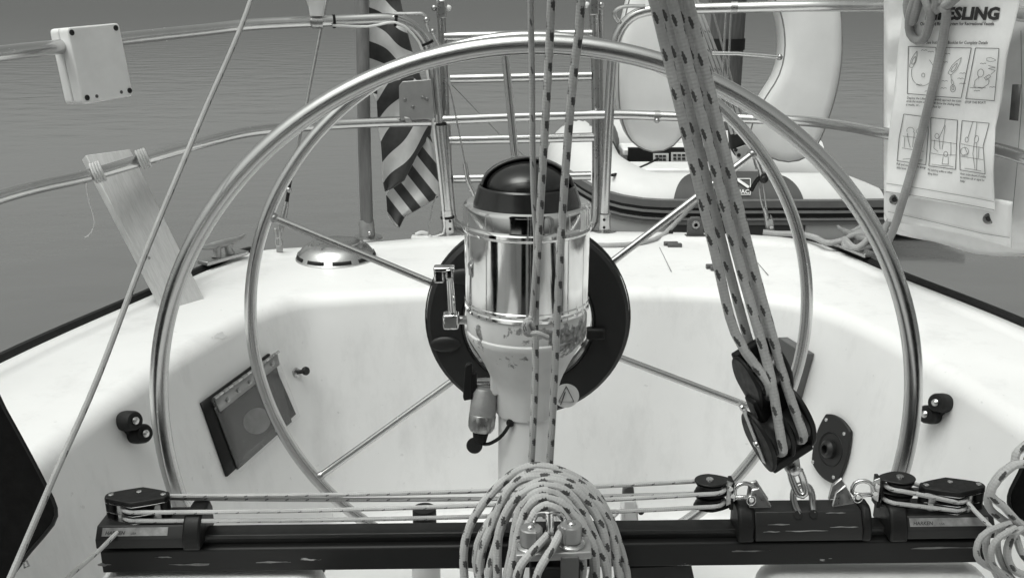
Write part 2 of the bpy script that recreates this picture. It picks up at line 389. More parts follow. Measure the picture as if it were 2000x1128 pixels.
def hit(u, v):
    d = ray(u, v).normalized(); l, n, _, _ = BVH.ray_cast(V((0, 0, H)), d)
    if l is None: return PZ(u, v, ZD), Z.copy()
    if n.dot(d) > 0: n = -n
    return l, n
chip = MB(); q = [hit(430 + 11 * cos(a) * (1 + .3 * sin(3 * a)), 655 + 6 * sin(a) * (1 + .3 * cos(5 * a))) for a in [2 * pi * k / 20 for k in range(20)]]
chip.add([p_ + n_ * .0008 for p_, n_ in q], [tuple(range(20))]); chip.build('gelcoat_chip', MAT['pale_ink'], boat)
sole = MB(); sole.add([p + V((0, 0, 0)) for p in rows[-1]], [tuple(range(nL))[::-1]]); sole.build('cockpit_sole', MAT['gel2'], boat)
hull = MB()
hr = [[LO[i] + V((0, 0, ZD)) - NO[i] * .004 for i in range(nL)], [LO[i] - NO[i] * .012 + V((0, 0, ZD - .05)) for i in range(nL)], [LO[i] + NO[i] * .02 + V((0, 0, ZD - .3)) for i in range(nL)], [LO[i] + NO[i] * .14 + V((0, 0, 0)) for i in range(nL)], [LO[i] + NO[i] * .3 + V((0, 0, -.3)) for i in range(nL)]]
hull.add([p for r in hr for p in r], [(j * nL + i, j * nL + i + 1, (j + 1) * nL + i + 1, (j + 1) * nL + i) for j in range(4) for i in range(nL - 1)])
hull.build('hull', MAT['gel'], boat)
def toe(i0, i1, lab):
    b = MB(); ix = range(i0, i1 + 1); vs = []
    for i in ix:
        o, n = LO[i] + V((0, 0, ZD)), NO[i]
        vs += [o - n * .018 + V((0, 0, -.03)), o - n * .018 + V((0, 0, .008)), o - n * .012 + V((0, 0, .014)), o - n * .002 + V((0, 0, .014)), o + n * .003 + V((0, 0, .008)), o + n * .004 + V((0, 0, -.002))]
    m = len(vs) // 6
    b.add(vs, [(k * 6 + j, (k + 1) * 6 + j, (k + 1) * 6 + j + 1, k * 6 + j + 1) for k in range(m - 1) for j in range(5)] + [tuple(range(6)), tuple((m - 1) * 6 + j for j in range(5, -1, -1))])
    b.f = [f[::-1] for f in b.f]
    b.build('toe_rail', MAT['rubber'], boat, label=lab, ang=30)
toe(2, 47, 'black toe rail along the edge beside the wooden plank'); toe(96, 142, 'black toe rail along the edge below the printed white bag')
# moulded pads that carry the traveller
for x0, x1 in ((-.535, -.243), (.318, .618)):
    b = MB(); b.box(((x0 + x1) / 2, .86, (ZS + H - .712) / 2), (x1 - x0) / 2, .275, (H - .712 - ZS) / 2); b.build('bridge_pad', MAT['gel'], boat, bevel=.03, seg=5)
# cabin bulkhead and companionway behind camera, unseen, added for bands in the chrome
for x0, x1 in ((-1.02, -.34), (.42, 1.02)):
    b = MB(); b.box(((x0 + x1) / 2, -.55, .62), (x1 - x0) / 2, .03, .44); b.build('unseen_bulkhead', MAT['gel'], boat, bevel=.01)
b = MB(); b.box((.02, -.62, .5), .085, .02, .36); b.build('unseen_pale_panel', MAT['gel2'], boat, bevel=.01)  # unseen upright pale slab, added for a light band in the chrome
for x0, x1 in ((-1.02, -.32), (.36, 1.02)):
    b = MB(); b.box(((x0 + x1) / 2, .58, H - .80 - .15), (x1 - x0) / 2, .46, .15); b.build('seat', MAT['gel'], boat, bevel=.02, seg=3)
b = MB(); b.box((0, -1.0, .8), .9, .02, .7); b.box((0, -.9, 1.66), .9, .4, .02); b.build('unseen_dark_cabin', MAT['black_canvas'], boat)  # unseen black surfaces added as the dark part of the reflections
dod = thing('unseen_dodger', (0, -.6, 1.5), 'unseen black canvas dodger added behind the viewer for dark bands in chrome', 'dodger')  # out of view, added so that dark shapes mirror in the binnacle
b = MB(); b.grid(lambda a, t: V((-1.0 * cos(pi * a), -1.25 + 1.05 * t, 1.55 + (.42 + .06 * t) * sin(pi * a) ** .7)), 24, 6); b.build('canopy', MAT['black_canvas'], dod, solid=.006)
for s_ in (-1, 1):
    b = MB(); b.add([(s_ * 1.0, -1.25, .98), (s_ * 1.0, -.5, .98), (s_ * 1.0, -.2, 1.55), (s_ * 1.0, -1.25, 1.55)], [(0, 1, 2, 3)]); b.build('side_panel', MAT['black_canvas'], dod, solid=.006)
boom = thing('boom', (0, -2.6, 2.35), 'dark covered boom overhead carrying the mainsheet', 'boom')
b = MB(); b.tube([(0, -2.6, 2.35), (0.05, 1.15, 2.3)], .06, 20); b.build('spar', MAT['black_canvas'], boom)
b = MB(); b.box((.16, .92, 2.18), .04, .03, .06); b.build('block', MAT['black'], boom, bevel=.01)
# ================================================================ stern rail (pushpit), two halves
def clampring(b, c, d, r, wd=.006):
    d = V(d).normalized(); b.lathe([(r, -wd), (r, wd)], c, d, 20, cap=True)
RR = .0132
sr = thing('stern_rail', P(878, 462, 2.5), 'left half of the stainless stern rail, carrying the white plastic box and plank', 'railing')
topL = [(-1.14, .9, H - .125), (-.98, 1.3, H - .115), P(0, 105, 1.66), P(130, 90, 1.86), P(250, 75, 2.02), P(400, 59, 2.2), P(500, 48, 2.3), P(650, 41, 2.40), P(752, 37, 2.445)]
bendL = [P(752, 37, 2.445), P(790, 43, 2.46), P(818, 62, 2.475), P(836, 90, 2.485), P(846, 130, 2.49)]
b = MB(); b.tube(topL + bendL[1:] + [P(852, 190, 2.495), P(863, 300, 2.5), P(874, 418, 2.505)], RR, 14, step=.02); b.build('top_rail', MAT['steel'], sr)
b = MB(); b.tube([(-1.13, .9, H - .37), (-.97, 1.3, H - .36), P(0, 384, 1.66), P(180, 341, 1.9), P(300, 305, 2.03), P(400, 277, 2.14), P(470, 260, 2.23), P(530, 252, 2.3), P(620, 245, 2.4), P(740, 239, 2.46), P(856, 236, 2.5)], RR * .98, 14, step=.02); b.build('lower_rail', MAT['steel'], sr)
b = MB(); b.tube([P(872, 410, 2.505), P(877, 458, 2.508)], RR * 1.22, 18); b.build('base_socket', MAT['steel'], sr)
for v in (432, 447):
    b = MB(); b.ball(P(879, v, 2.492), .004, 10); b.build('set_screw', MAT['black'], sr)
b = MB(); q = PZ(878, 460, ZD); b.lathe([(.034, .002), (.034, .006), (.022, .009), (.014, .012)], q, Z, 28); b.build('flange', MAT['steel_dull'], sr)
b = MB(); b.tube([P(795, 27, 2.44), P(825, 27, 2.44), P(834, 35, 2.44)], .0045, 8, step=.005); b.tube([P(770, 27, 2.44), P(800, 27, 2.44)], .0045, 8); b.ball(P(833, 39, 2.44), .008, 10); b.tube([P(832, 44, 2.44), P(838, 58, 2.45), P(846, 66, 2.46), P(858, 88, 2.47)], .004, 8, step=.005); b.ball(P(845, 62, 2.45), .008, 10); b.build('gate_hook', MAT['steel_dull'], sr)
sr2 = thing('stern_rail', P(1182, 455, 2.54), 'right half of the stainless stern rail in front of the white horseshoe buoy', 'railing')
b = MB(); b.tube([P(1180, 415, 2.535), P(1188, 250, 2.53), P(1196, 125, 2.52), P(1201, 88, 2.515), P(1213, 56, 2.51), P(1232, 34, 2.505), P(1258, 23, 2.5), P(1300, 19, 2.5), P(1450, 15, 2.46), P(1600, 12, 2.36), P(1700, 12, 2.23), P(1770, 14, 2.10), P(1900, 20, 1.90), P(2010, 30, 1.76), (1.08, 1.2, H - .11), (1.2, .5, H - .11)], RR, 14, step=.02); b.build('top_rail', MAT['steel'], sr2)
b = MB(); b.tube([P(856, 235, 2.5), P(1000, 229, 2.52), P(1190, 224, 2.535), P(1300, 227, 2.53), P(1440, 231, 2.5), P(1560, 236, 2.42), P(1650, 246, 2.28), P(1740, 262, 2.085), P(1860, 283, 1.92), P(2010, 311, 1.745), (1.07, 1.2, H - .37), (1.2, .5, H - .38)], RR * .95, 14, step=.02); b.build('lower_rail', MAT['steel'], sr2)
b = MB(); b.tube([P(1181, 417, 2.535), P(1180, 455, 2.537)], RR * 1.22, 18); b.build('base_socket', MAT['steel'], sr2)
for v in (429, 444):
    b = MB(); b.ball(P(1180, v, 2.52), .004, 10); b.build('set_screw', MAT['black'], sr2)
b = MB(); q = PZ(1181, 457, ZD); b.lathe([(.036, .002), (.036, .006), (.022, .009), (.014, .012)], q, Z, 28); b.build('flange', MAT['steel_dull'], sr2)
b = MB(); clampring(b, P(1283, 227, 2.53), (1, 0, 0), .0145, .008); b.build('hose_clamp', MAT['steel_dull'], sr2); b = MB(); b.ball(P(1283, 236, 2.515), .007, 10); b.build('clamp_screw', MAT['steel_dull'], sr2)
b = MB(); b.tube([P(1260, 12, 2.49), P(1220, 13, 2.49), P(1203, 20, 2.49), P(1200, 30, 2.49), P(1208, 42, 2.5)], .0045, 8, step=.006); b.build('gate_hook', MAT['steel_dull'], sr2)
for uu in (1655, 1682):
    b = MB(); clampring(b, P(uu, 12.5, 2.31 if uu < 1670 else 2.265), (1, -1.2, 0), .0125, .005); b.build('sleeve', MAT['steel_dull'], sr2)
# ================================================================ folded swim ladder
ld = thing('swim_ladder', P(1020, 455, 2.56), 'folded stainless swim ladder with five rungs between the stern rail posts', 'ladder')
b = MB(); b.tube([P(861, 12, 2.56), P(866, 120, 2.56), P(874, 300, 2.56), P(882, 410, 2.56), P(890, 436, 2.56), P(912, 450, 2.56)], .0105, 12, step=.03); b.build('side_tube', MAT['steel_dull'], ld)
b = MB(); b.tube([P(1159, 8, 2.56), P(1163, 120, 2.56), P(1165, 300, 2.56), P(1164, 400, 2.56), P(1160, 432, 2.56), P(1146, 450, 2.56)], .0115, 12, step=.03); b.build('side_tube', MAT['steel_dull'], ld)
for q in ([P(874, 240, 2.585), P(882, 420, 2.585), P(892, 455, 2.585)], [P(1172, 20, 2.585), P(1172, 420, 2.585)]):
    b = MB(); b.tube(q, .008, 10, step=.03); b.build('outer_tube', MAT['steel_dull'], ld)
for v, a, c in ((70, 868, 1156), (152, 880, 1155), (272, 878, 1160), (347, 886, 1154)):
    b = MB(); b.tube([P(a, v + 2, 2.56), P(c, v - 4, 2.56)], .0120, 14); b.build('rung', MAT['steel'], ld)
for uu, vv in ((862, 18), (1160, 12)):
    b = MB(); b.box(P(uu, vv, 2.55), .012, .012, .022); b.build('hinge_block', MAT['steel_dull'], ld, bevel=.003)
    for s_ in (-1, 1):
        b = MB(); b.ball(P(uu + 14 * s_, vv - 2, 2.55), .008, 10); b.build('hinge_knob', MAT['white_plastic'] if s_ * (uu - 1000) < 0 else MAT['steel_dull'], ld)
b = MB(); b.tube([P(846, -20, 2.53), P(858, 5, 2.54), P(862, 30, 2.545)], .003, 8, step=.02); b.build('safety_pin', MAT['steel'], ld)
# ================================================================ pedestal guard hoop and steering wheel
gy = 1.25
guard = thing('pedestal_guard', (.0335, gy, H - 1.09), 'large outer stainless hoop standing in front of the spoked steering wheel', 'guard rail')
b = MB(); b.tube([V((.0335 + .526 * cos(t), gy, H - .577 + (.5135 if sin(t) > 0 else .535) * sin(t))) for t in [2 * pi * i / 160 for i in range(160)]], .0123, 16, closed=True); b.build('hoop', MAT['steel'], guard)
wy = 1.65; wc = V((.0343, wy, H - .5703)); wr = .4981
wa = V((cos(.034), sin(.034), 0)); wb = V((-sin(.0246) * sin(.034), sin(.0246) * cos(.034), cos(.0246)))
wn = wa.cross(wb)
wheel = thing('steering_wheel', wc - V((0, 0, .5)), 'six spoked stainless steering wheel behind the white pedestal', 'steering wheel')
b = MB(); b.tube([wc + (wa * cos(t) + wb * sin(t)) * wr for t in [2 * pi * i / 160 for i in range(160)]], .0108, 14, closed=True); b.build('rim', MAT['steel'], wheel)
for k in range(6):
    a = radians(95.5 + 60.6 * k); e = wa * cos(a) + wb * sin(a)
    b = MB(); b.tube([wc + e * .03 - wn * .0, wc + e * (wr - .008)], .0067, 12); sp_o = b.build('spoke', MAT['steel'], wheel)
    b = MB(); b.ball(wc + e * (wr - .012), .0085, 10); b.build('weld', MAT['steel_dull'], wheel)
b = MB(); e = wa * cos(radians(95.5)) + wb * sin(radians(95.5)); b.box(wc + e * (wr - .0125), .022, .008, .0025, (wa, wn, wb)); b.build('spoke_flange', MAT['steel_dull'], wheel, bevel=.002)
b = MB(); b.lathe([(.045, -.03), (.05, -.02), (.05, .02), (.03, .03)], wc, wn, 32); b.build('hub', MAT['steel'], wheel)
# ================================================================ wheel autopilot ring
ac = P(1031, 622, 1.60); ap = thing('autopilot_drive', ac - V((0, 0, .18)), 'dark plastic wheel autopilot ring fixed round the wheel hub', 'autopilot')
b = MB(); b.lathe([(.112, -.016), (.116, -.02), (.168, -.02), (.174, -.015), (.1755, .0), (.1755, .02), (.112, .02), (.112, -.016)], ac, Y, 72, cap=False); b.build('drive_ring', MAT['dark_plastic'], ap, ang=25)
b = MB(); b.lathe([(.1762, -.004), (.1785, -.002), (.1785, .004), (.1762, .006)], ac, Y, 72, cap=False); b.build('outer_trim', MAT['black_gloss'], ap)
b = MB(); b.lathe([(.1145, -.0205), (.1125, -.024), (.1095, -.022), (.1095, -.005)], ac, Y, 72, cap=False); b.build('inner_trim', MAT['black_gloss'], ap)
for u_, v_ in ((870, 672), (905, 540)):
    b = MB(); b.ball(P(u_, v_, 1.579), .018, 16, (1.5, .35, .8)); b.build('moulded_boss', MAT['dark_plastic'], ap)
b = MB(); b.box(P(1163, 650, 1.580), .016, .010, .010); b.build('clutch_lever', MAT['black'], ap, bevel=.004)
b = MB(); b.lathe([(.0225, 0), (.0225, .0015)], P(1106, 772, 1.5795), -Y, 40); stk = b.build('sticker', MAT['pale_ink'], ap)
tri = [P(1106, 754, 1.5772), P(1121, 784, 1.5772), P(1091, 784, 1.5772)]
b = MB(); b.tube(tri + [tri[0]], .0007, 4); b.tube([P(1095, 790, 1.577), P(1104, 765, 1.577)], .0009, 4); b.build('sticker_print', MAT['ink'], stk)
# ================================================================ pedestal with binnacle compass
py = 1.40; pc = V((P(1029, 500, py).x, py, 0))
def zp(v): return P(1029, v, py).z
ped = thing('binnacle_pedestal', (pc.x, py, ZS), 'white painted pedestal with chrome compass binnacle and black hood', 'pedestal')
PED_SHOULDER = zp(622) - ZS
MAT['ped'] = pedestal_paint()
xs = pc.x
b = MB(); b.lathe([(.0445, ZS), (.0442, zp(900)), (.0435, zp(795))], V((xs, py, 0)), Z, 48); b.build('column', MAT['gel'], ped)
prof = [(.040, zp(797)), (.0475, zp(800)), (.0485, zp(793)), (.0492, zp(760)), (.0535, zp(738)), (.058, zp(724)), (.066, zp(703)), (.076, zp(680)), (.085, zp(662)), (.0895, zp(652)), (.0918, zp(646)), (.0918, zp(640)), (.0900, zp(637)), (.0912, zp(630)), (.0915, zp(605)), (.0915, zp(580)), (.05, zp(570))]
b = MB(); b.lathe(prof, V((xs, py, 0)), Z, 72); b.build('pedestal_head', MAT['ped'], ped, ang=25)
b = MB(); b.box(P(968, 742, 1.39), .008, .016, .02); b.build('shaft_boss', MAT['ped'], ped, bevel=.004)
prof = [(.0905, zp(597)), (.0938, zp(595)), (.0940, zp(590)), (.0925, zp(587)), (.0940, zp(583)), (.0940, zp(579)), (.0928, zp(577)), (.0926, zp(520)), (.0926, zp(460)), (.0928, zp(446)), (.0945, zp(444)), (.0963, zp(440)), (.0963, zp(434)), (.0948, zp(431)), (.0942, zp(428)), (.0942, zp(402)), (.0925, zp(396)), (.0885, zp(393)), (.078, zp(395)), (.076, zp(400))]
b = MB(); b.lathe(prof, V((xs, py, 0)), Z, 96); b.build('binnacle_drum', MAT['chrome'], ped, ang=22)
hx = xs + .0
b = MB(); b.lathe([(.0795, zp(399)), (.0795, zp(396)), (.0785, zp(393)), (.0712, zp(362)), (.0690, zp(359)), (.0672, zp(361)), (.0665, zp(372))], V((hx, py, 0)), Z, 72); b.build('compass_bezel', MAT['black_gloss'], ped, ang=25)
zb = zp(363)
b = MB(); b.lathe([(.0605 * cos(radians(a)), .036 * sin(radians(a))) for a in range(0, 91, 6)], V((hx, py, zb)), Z, 56); b.build('compass_dome', MAT['black_gloss'], ped)
# hood: part of a larger shell wrapped round the back of the dome
def hood(a, t):
    g = radians(-12 + 204 * a); e = radians(90 * t)
    return V((hx + .0665 * cos(g) * cos(e), py + .0665 * sin(g) * cos(e), zb + .0405 * sin(e)))
b = MB(); b.grid(hood, 36, 14); b.build('compass_hood', MAT['hood'], ped, solid=.003)
b = MB(); b.lathe([(.0012, 0), (.0012, .015)], V((hx + .012, py - .045, zb)), Z, 8); b.lathe([(.012, 0), (.010, .004), (0, .008)], V((hx + .012, py - .03, zb + .018)), Z, 16); b.build('lubber_pin', MAT['pale_ink'], ped)
# throttle lever on the left of the pedestal
lv = thing('throttle_lever', P(880, 640, 1.39), 'chrome throttle lever on the left side of the pedestal', 'lever')
b = MB(); b.tube([P(896, 624, 1.385), P(922, 625, 1.39)], .0065, 14); b.build('shaft', MAT['steel_dull'], lv)
b = MB(); b.box(P(881, 625, 1.385), .0115, .012, .0115); b.build('hub_block', MAT['chrome'], lv, bevel=.003, seg=3)
b = MB(); b.tube([P(883, 612, 1.385), P(880, 560, 1.382), P(877, 528, 1.38)], lambda q: .0058 - .001 * q, 14); b.build('arm', MAT['chrome'], lv)
b = MB(); b.box(P(868, 524, 1.385), .016, .010, .004); b.box(P(858, 537, 1.385), .0075, .010, .010); b.box(P(878, 533, 1.383), .006, .009, .008); b.build('grip', MAT['chrome'], lv, bevel=.003, seg=3)
# gear shift handle
gs = thing('shift_handle', P(930, 760, 1.38), 'black flat shift handle on a steel shaft low on the pedestal', 'handle')
b = MB(); b.tube([P(924, 745, 1.385), P(966, 744, 1.39)], .0055, 14); b.build('shaft', MAT['steel'], gs)
b = MB(); b.slab([(908, 716), (914, 710), (922, 711), (923, 780), (906, 783), (904, 775)], 1.375, .010); b.box(P(926, 745, 1.385), .0045, .007, .0165); b.build('grip', MAT['black'], gs, bevel=.002)
# hanging socket with plug and cap
sk = thing('cable_socket', P(935, 880, 1.38), 'grey cylindrical socket with black plug and cable hanging below the shift handle', 'socket')
a0, a1 = P(948, 754, 1.39), P(939, 842, 1.375); ax_ = (a1 - a0).normalized(); L_ = (a1 - a0).length
b = MB(); b.lathe([(.012, 0), (.0175, .003), (.0200, .010), (.0205, L_ * .62)], a0, ax_, 32); b.build('body', MAT['alu'], sk)
b = MB(); b.lathe([(.0205, L_ * .62), (.0212, L_ * .64), (.0208, L_ * .9), (.0165, L_), (.013, L_ * .96)], a0, ax_, 32, cap=False); b.build('collar', MAT['steel_dull'], sk)
b = MB(); b.lathe([(.0125, L_ * .80), (.0122, L_ * 1.05), (.010, L_ * 1.22), (.004, L_ * 1.26)], a0, ax_, 24); b.build('plug', MAT['rubber'], sk)
b = MB(); b.lathe([(.0118, -.002), (.0125, .0), (.0125, .003), (.011, .005)], P(927, 869, 1.368), V((-.15, -1, .25)), 28); b.build('cap', MAT['rubber'], sk)
b = MB(); b.tube([P(943, 866, 1.372), P(955, 866, 1.365), P(975, 855, 1.36), P(988, 840, 1.357), P(995, 828, 1.358)], .0028, 10, step=.006); b.lathe([(.0065, 0), (.006, .003), (.003, .004)], P(997, 825, 1.360), V((-.4, -1, 0)), 16); b.build('cable', MAT['rubber'], sk)
# ================================================================ mainsheet traveller across the cockpit
PHI = .0135; EX = V((cos(PHI), 0, sin(PHI))); EZ = V((-sin(PHI), 0, cos(PHI))); TX = (EX, Y, EZ)
def T(x, y, dz): return V((x, y, H + dz + PHI * (x + .157)))
def extr(b, prof, x0, x1, dz=0.0): b.prism([T(x0, y, z + dz) for y, z in prof], EX * (x1 - x0)); return b
def sheave(b, c, r, t, ax=Z, n=28):
    b.lathe([(r * .55, -t / 2), (r, -t / 2), (r * .97, -t * .36), (r * .84, -t * .12), (r * .84, t * .12), (r * .97, t * .36), (r, t / 2), (r * .55, t / 2)], c, ax, n); return b
trav = thing('traveller_beam', T(.041, 1.096, -.70), 'long black scuffed traveller beam lying across the cockpit', 'traveller')
extr(MB(), [(1.075, -.700), (1.075, -.6695), (1.078, -.6672), (1.092, -.6672), (1.117, -.6672), (1.117, -.700)], -.519, .601).build('beam', MAT['beam'], trav, bevel=.0015)
extr(MB(), [(1.0865, -.6672), (1.0865, -.661), (1.083, -.659), (1.083, -.6542), (1.0845, -.6530), (1.108, -.6530), (1.109, -.6542), (1.109, -.659), (1.106, -.661), (1.106, -.6672)], -.519, .601).build('track', MAT['anod'], trav, bevel=.0006)
for x, w_, z, h_ in ((-.405, .030, -.689, .0022), (-.44, .012, -.678, .0014), (-.515, .010, -.688, .003), (.30, .028, -.679, .0016), (.545, .055, -.678, .0018), (-.30, .025, -.687, .0016)):
    r_ = random.Random(int(x * 1000)); pts = [T(x + w_ * cos(a) * (.85 + .12 * sin(3 * a + x * 50)), 1.0745, z + .7 * h_ * (sin(a) * (.8 + .3 * sin(5 * a + x * 90)) + .35 * sin(2 * a + x * 30) + r_.uniform(-.12, .12))) for a in [2 * pi * k / 40 for k in range(40)]]
    MB().prism(pts, (0, .0003, 0)).build('worn_patch', MAT['worn'], trav)
def text_obj(body, name, mat, parent, mapf, size=1.0, shear=0.0, bold=0.0, align='LEFT', spacing=1.0):
    cu = bpy.data.curves.new('t', 'FONT'); cu.body = body; cu.size = size; cu.shear = shear; cu.offset = bold; cu.align_x = align; cu.space_character = spacing; cu.resolution_u = 2
    o = bpy.data.objects.new('t', cu); sc.collection.objects.link(o); bpy.context.view_layer.update()
    me = o.evaluated_get(bpy.context.evaluated_depsgraph_get()).to_mesh()
    vs = [mapf(v.co.x, v.co.y) for v in me.vertices]; fs = [tuple(p.vertices) for p in me.polygons]
    o.to_mesh_clear() if False else None
    b = MB(); b.add(vs, fs); bpy.data.objects.remove(o)
    return b.build(name, mat, parent) if b.f else None
def text_w(body, shear=0, bold=0, spacing=1.0):
    cu = bpy.data.curves.new('t', 'FONT'); cu.body = body; cu.shear = shear; cu.offset = bold; cu.space_character = spacing
    o = bpy.data.objects.new('t', cu); sc.collection.objects.link(o); bpy.context.view_layer.update(); w_ = o.dimensions.x; bpy.data.objects.remove(o); return w_
def end_control(sgn, cx, label):
    e = thing('end_control', T(cx, 1.1, -.665), label, 'pulley')
    dz = 0
    x0, x1 = cx - .060, cx + .060
    HP = [(1.066, -.660), (1.066, -.6475), (1.0765, -.6335), (1.122, -.6335), (1.122, -.660)]
    extr(MB(), HP, x0, x1).build('housing', MAT['car'], e, bevel=.0015)
    xi = x1 if sgn < 0 else x0
    extr(MB(), [(1.062, -.662), (1.062, -.646), (1.072, -.628), (1.080, -.622), (1.118, -.622), (1.126, -.635), (1.126, -.662)], xi - .011, xi + .011).build('end_cap', MAT['black'], e, bevel=.003)
    # label strip on the chamfer
    def ch(xx, t): return T(xx, 1.066 + .0105 * t - .0006, -.6475 + .014 * t + .0006)
    la, lb_ = (cx - .052, cx + .030) if sgn < 0 else (cx - .046, cx + .052)
    q = MB(); q.add([ch(la, .25), ch(lb_, .25), ch(lb_, .85), ch(la, .85)], [(0, 1, 2, 3)]); lab = q.build('label_strip', MAT['label'], e)
    k = .0062
    def mp(px_, py_): 
        pt = ch(la + .004 + px_ * k, .36 + py_ * k / .0175); return pt + V((0, -.0003, .0003))
    text_obj('HARKEN', 'lettering', MAT['ink'], lab, mp, shear=.2, bold=.02)
    text_obj('USA', 'lettering', MAT['ink'], lab, lambda a, c: mp(a * .6 + 5.2, c * .6))
    # sheave stack with three plates
    bx = cx - sgn * .002 - .014 * (1 if sgn < 0 else -1) * 0
    bx = cx - .014 if sgn < 0 else cx + .014
    def plate(z, t, mat, nm, s=1.0):
        o = []
        for k_ in range(40):
            a = 2 * pi * k_ / 40; ca, sa = cos(a), sin(a)
            xx = .0405 * s * (abs(ca) ** .8) * (1 if ca > 0 else -1); yy = (.0085 + .0125 * max(0, 1 - abs(xx / .034)) ** .8) * s * (1 if sa > 0 else -1) * min(1, abs(sa) * 2.2)
            o.append(T(bx + xx, 1.098 + yy, z))
        return MB().prism(o, EZ * t).build(nm, mat, e, bevel=.0012 if t > .002 else 0)
    plate(-.6085, .006, MAT['black'], 'top_plate')
    plate(-.6098, .0009, MAT['steel'], 'steel_cheek', 1.005); plate(-.6225, .0008, MAT['steel'], 'steel_cheek', 1.003); plate(-.6335 + .0003, .0008, MAT['steel'], 'steel_cheek', .99)
    for z in (-.6158, -.6283):
        sheave(MB(), T(bx, 1.098, z), .0195, .0105).build('sheave', MAT['black'], e)
    for s_ in (-1, 1):
        MB().lathe([(.0065, 0), (.0065, .027)], T(bx + s_ * .0345, 1.098, -.6330), EZ, 16).build('post', MAT['black'], e)
    for xx, yy in ((-.033, 0), (0, .012), (.033, 0)):
        MB().lathe([(.0036, 0), (.0034, .001), (.002, .0016)], T(bx + xx, 1.098 + yy * .6, -.6026), EZ, 14).build('bolt', MAT['steel'], e)
    return bx
BXL = end_control(-1, -.459, 'black control line pulley at the left end of the traveller beam')
BXR = end_control(1, .540, 'black control line pulley at the right end of the traveller beam')
# car with U eye
car = thing('traveller_car', T(.376, 1.09, -.66), 'scuffed dark metal traveller car with a steel eye on top', 'traveller car')
c0, c1 = P(1472, 1000, 1.08).x, P(1679, 1000, 1.08).x
extr(MB(), [(1.062, -.658), (1.062, -.6445), (1.0755, -.6243), (1.104, -.6243), (1.117, -.6445), (1.117, -.658)], c0, c1).build('body', MAT['car'], car, bevel=.0012)
for x_, w_, y_, z_ in ((c0 + .03, .016, 1.0665, -.6372), (c0 + .062, .03, 1.0625, -.6442), (c0 + .11, .02, 1.0645, -.6405), (c0 + .10, .014, 1.0740, -.6262), (c0 + .02, .012, 1.0622, -.6446)):
    r_ = random.Random(int(x_ * 997)); MB().prism([T(x_ + w_ * cos(a) * (.85 + .12 * sin(3 * a + x_ * 70)), y_ - .0004 + 0.0004 * sin(a) * (1 + .5 * sin(4 * a + x_ * 60)), z_ + .0003 + 0.0006 * sin(a) * (1 + .5 * sin(4 * a + x_ * 60))) for a in [2 * pi * k / 30 for k in range(30)]], (0, .0004, -.0003)).build('worn_patch', MAT['worn'], car)
for a_, b_ in ((c0 - .021, c0), (c1, c1 + .013)):
    extr(MB(), [(1.064, -.662), (1.064, -.640), (1.073, -.626), (1.080, -.620), (1.100, -.620), (1.108, -.626), (1.115, -.640), (1.115, -.662)], a_, b_).build('end_cap', MAT['black'], car, bevel=.004)
b = MB(); b.tube([P(1561, 1003, 1.076), P(1552, 985, 1.082), P(1549, 965, 1.087), P(1555, 951, 1.089), P(1568, 946, 1.089), P(1580, 951, 1.089), P(1586, 966, 1.087), P(1587, 985, 1.082), P(1590, 1001, 1.076)], .0042, 14, step=.004); b.build('u_eye', MAT['steel_dull'], car)
for uu, vv in ((1559, 1005), (1589, 1003)):
    MB().lathe([(.0055, 0), (.0055, .0008)], P(uu, vv, 1.0725), V((0, -.83, .55)), 16).build('eye_socket', MAT['rubber'], car)
for (pa, pb, pc_, pd) in (((1463, 992), (1508, 990), (1484, 953), (1468, 957)), ((1625, 990), (1670, 983), (1652, 947), (1632, 962))):
    q = [P(*pa, 1.076), P(*pb, 1.076), P(*pc_, 1.086), P(*pd, 1.086)]
    MB().prism(q, (0, .003, .0015)).build('tang', MAT['steel_dull'], car, bevel=.001)
    q = [x + V((0, .016, .001)) for x in q]; MB().prism(q, (0, .003, .0015)).build('tang', MAT['steel_dull'], car, bevel=.001)
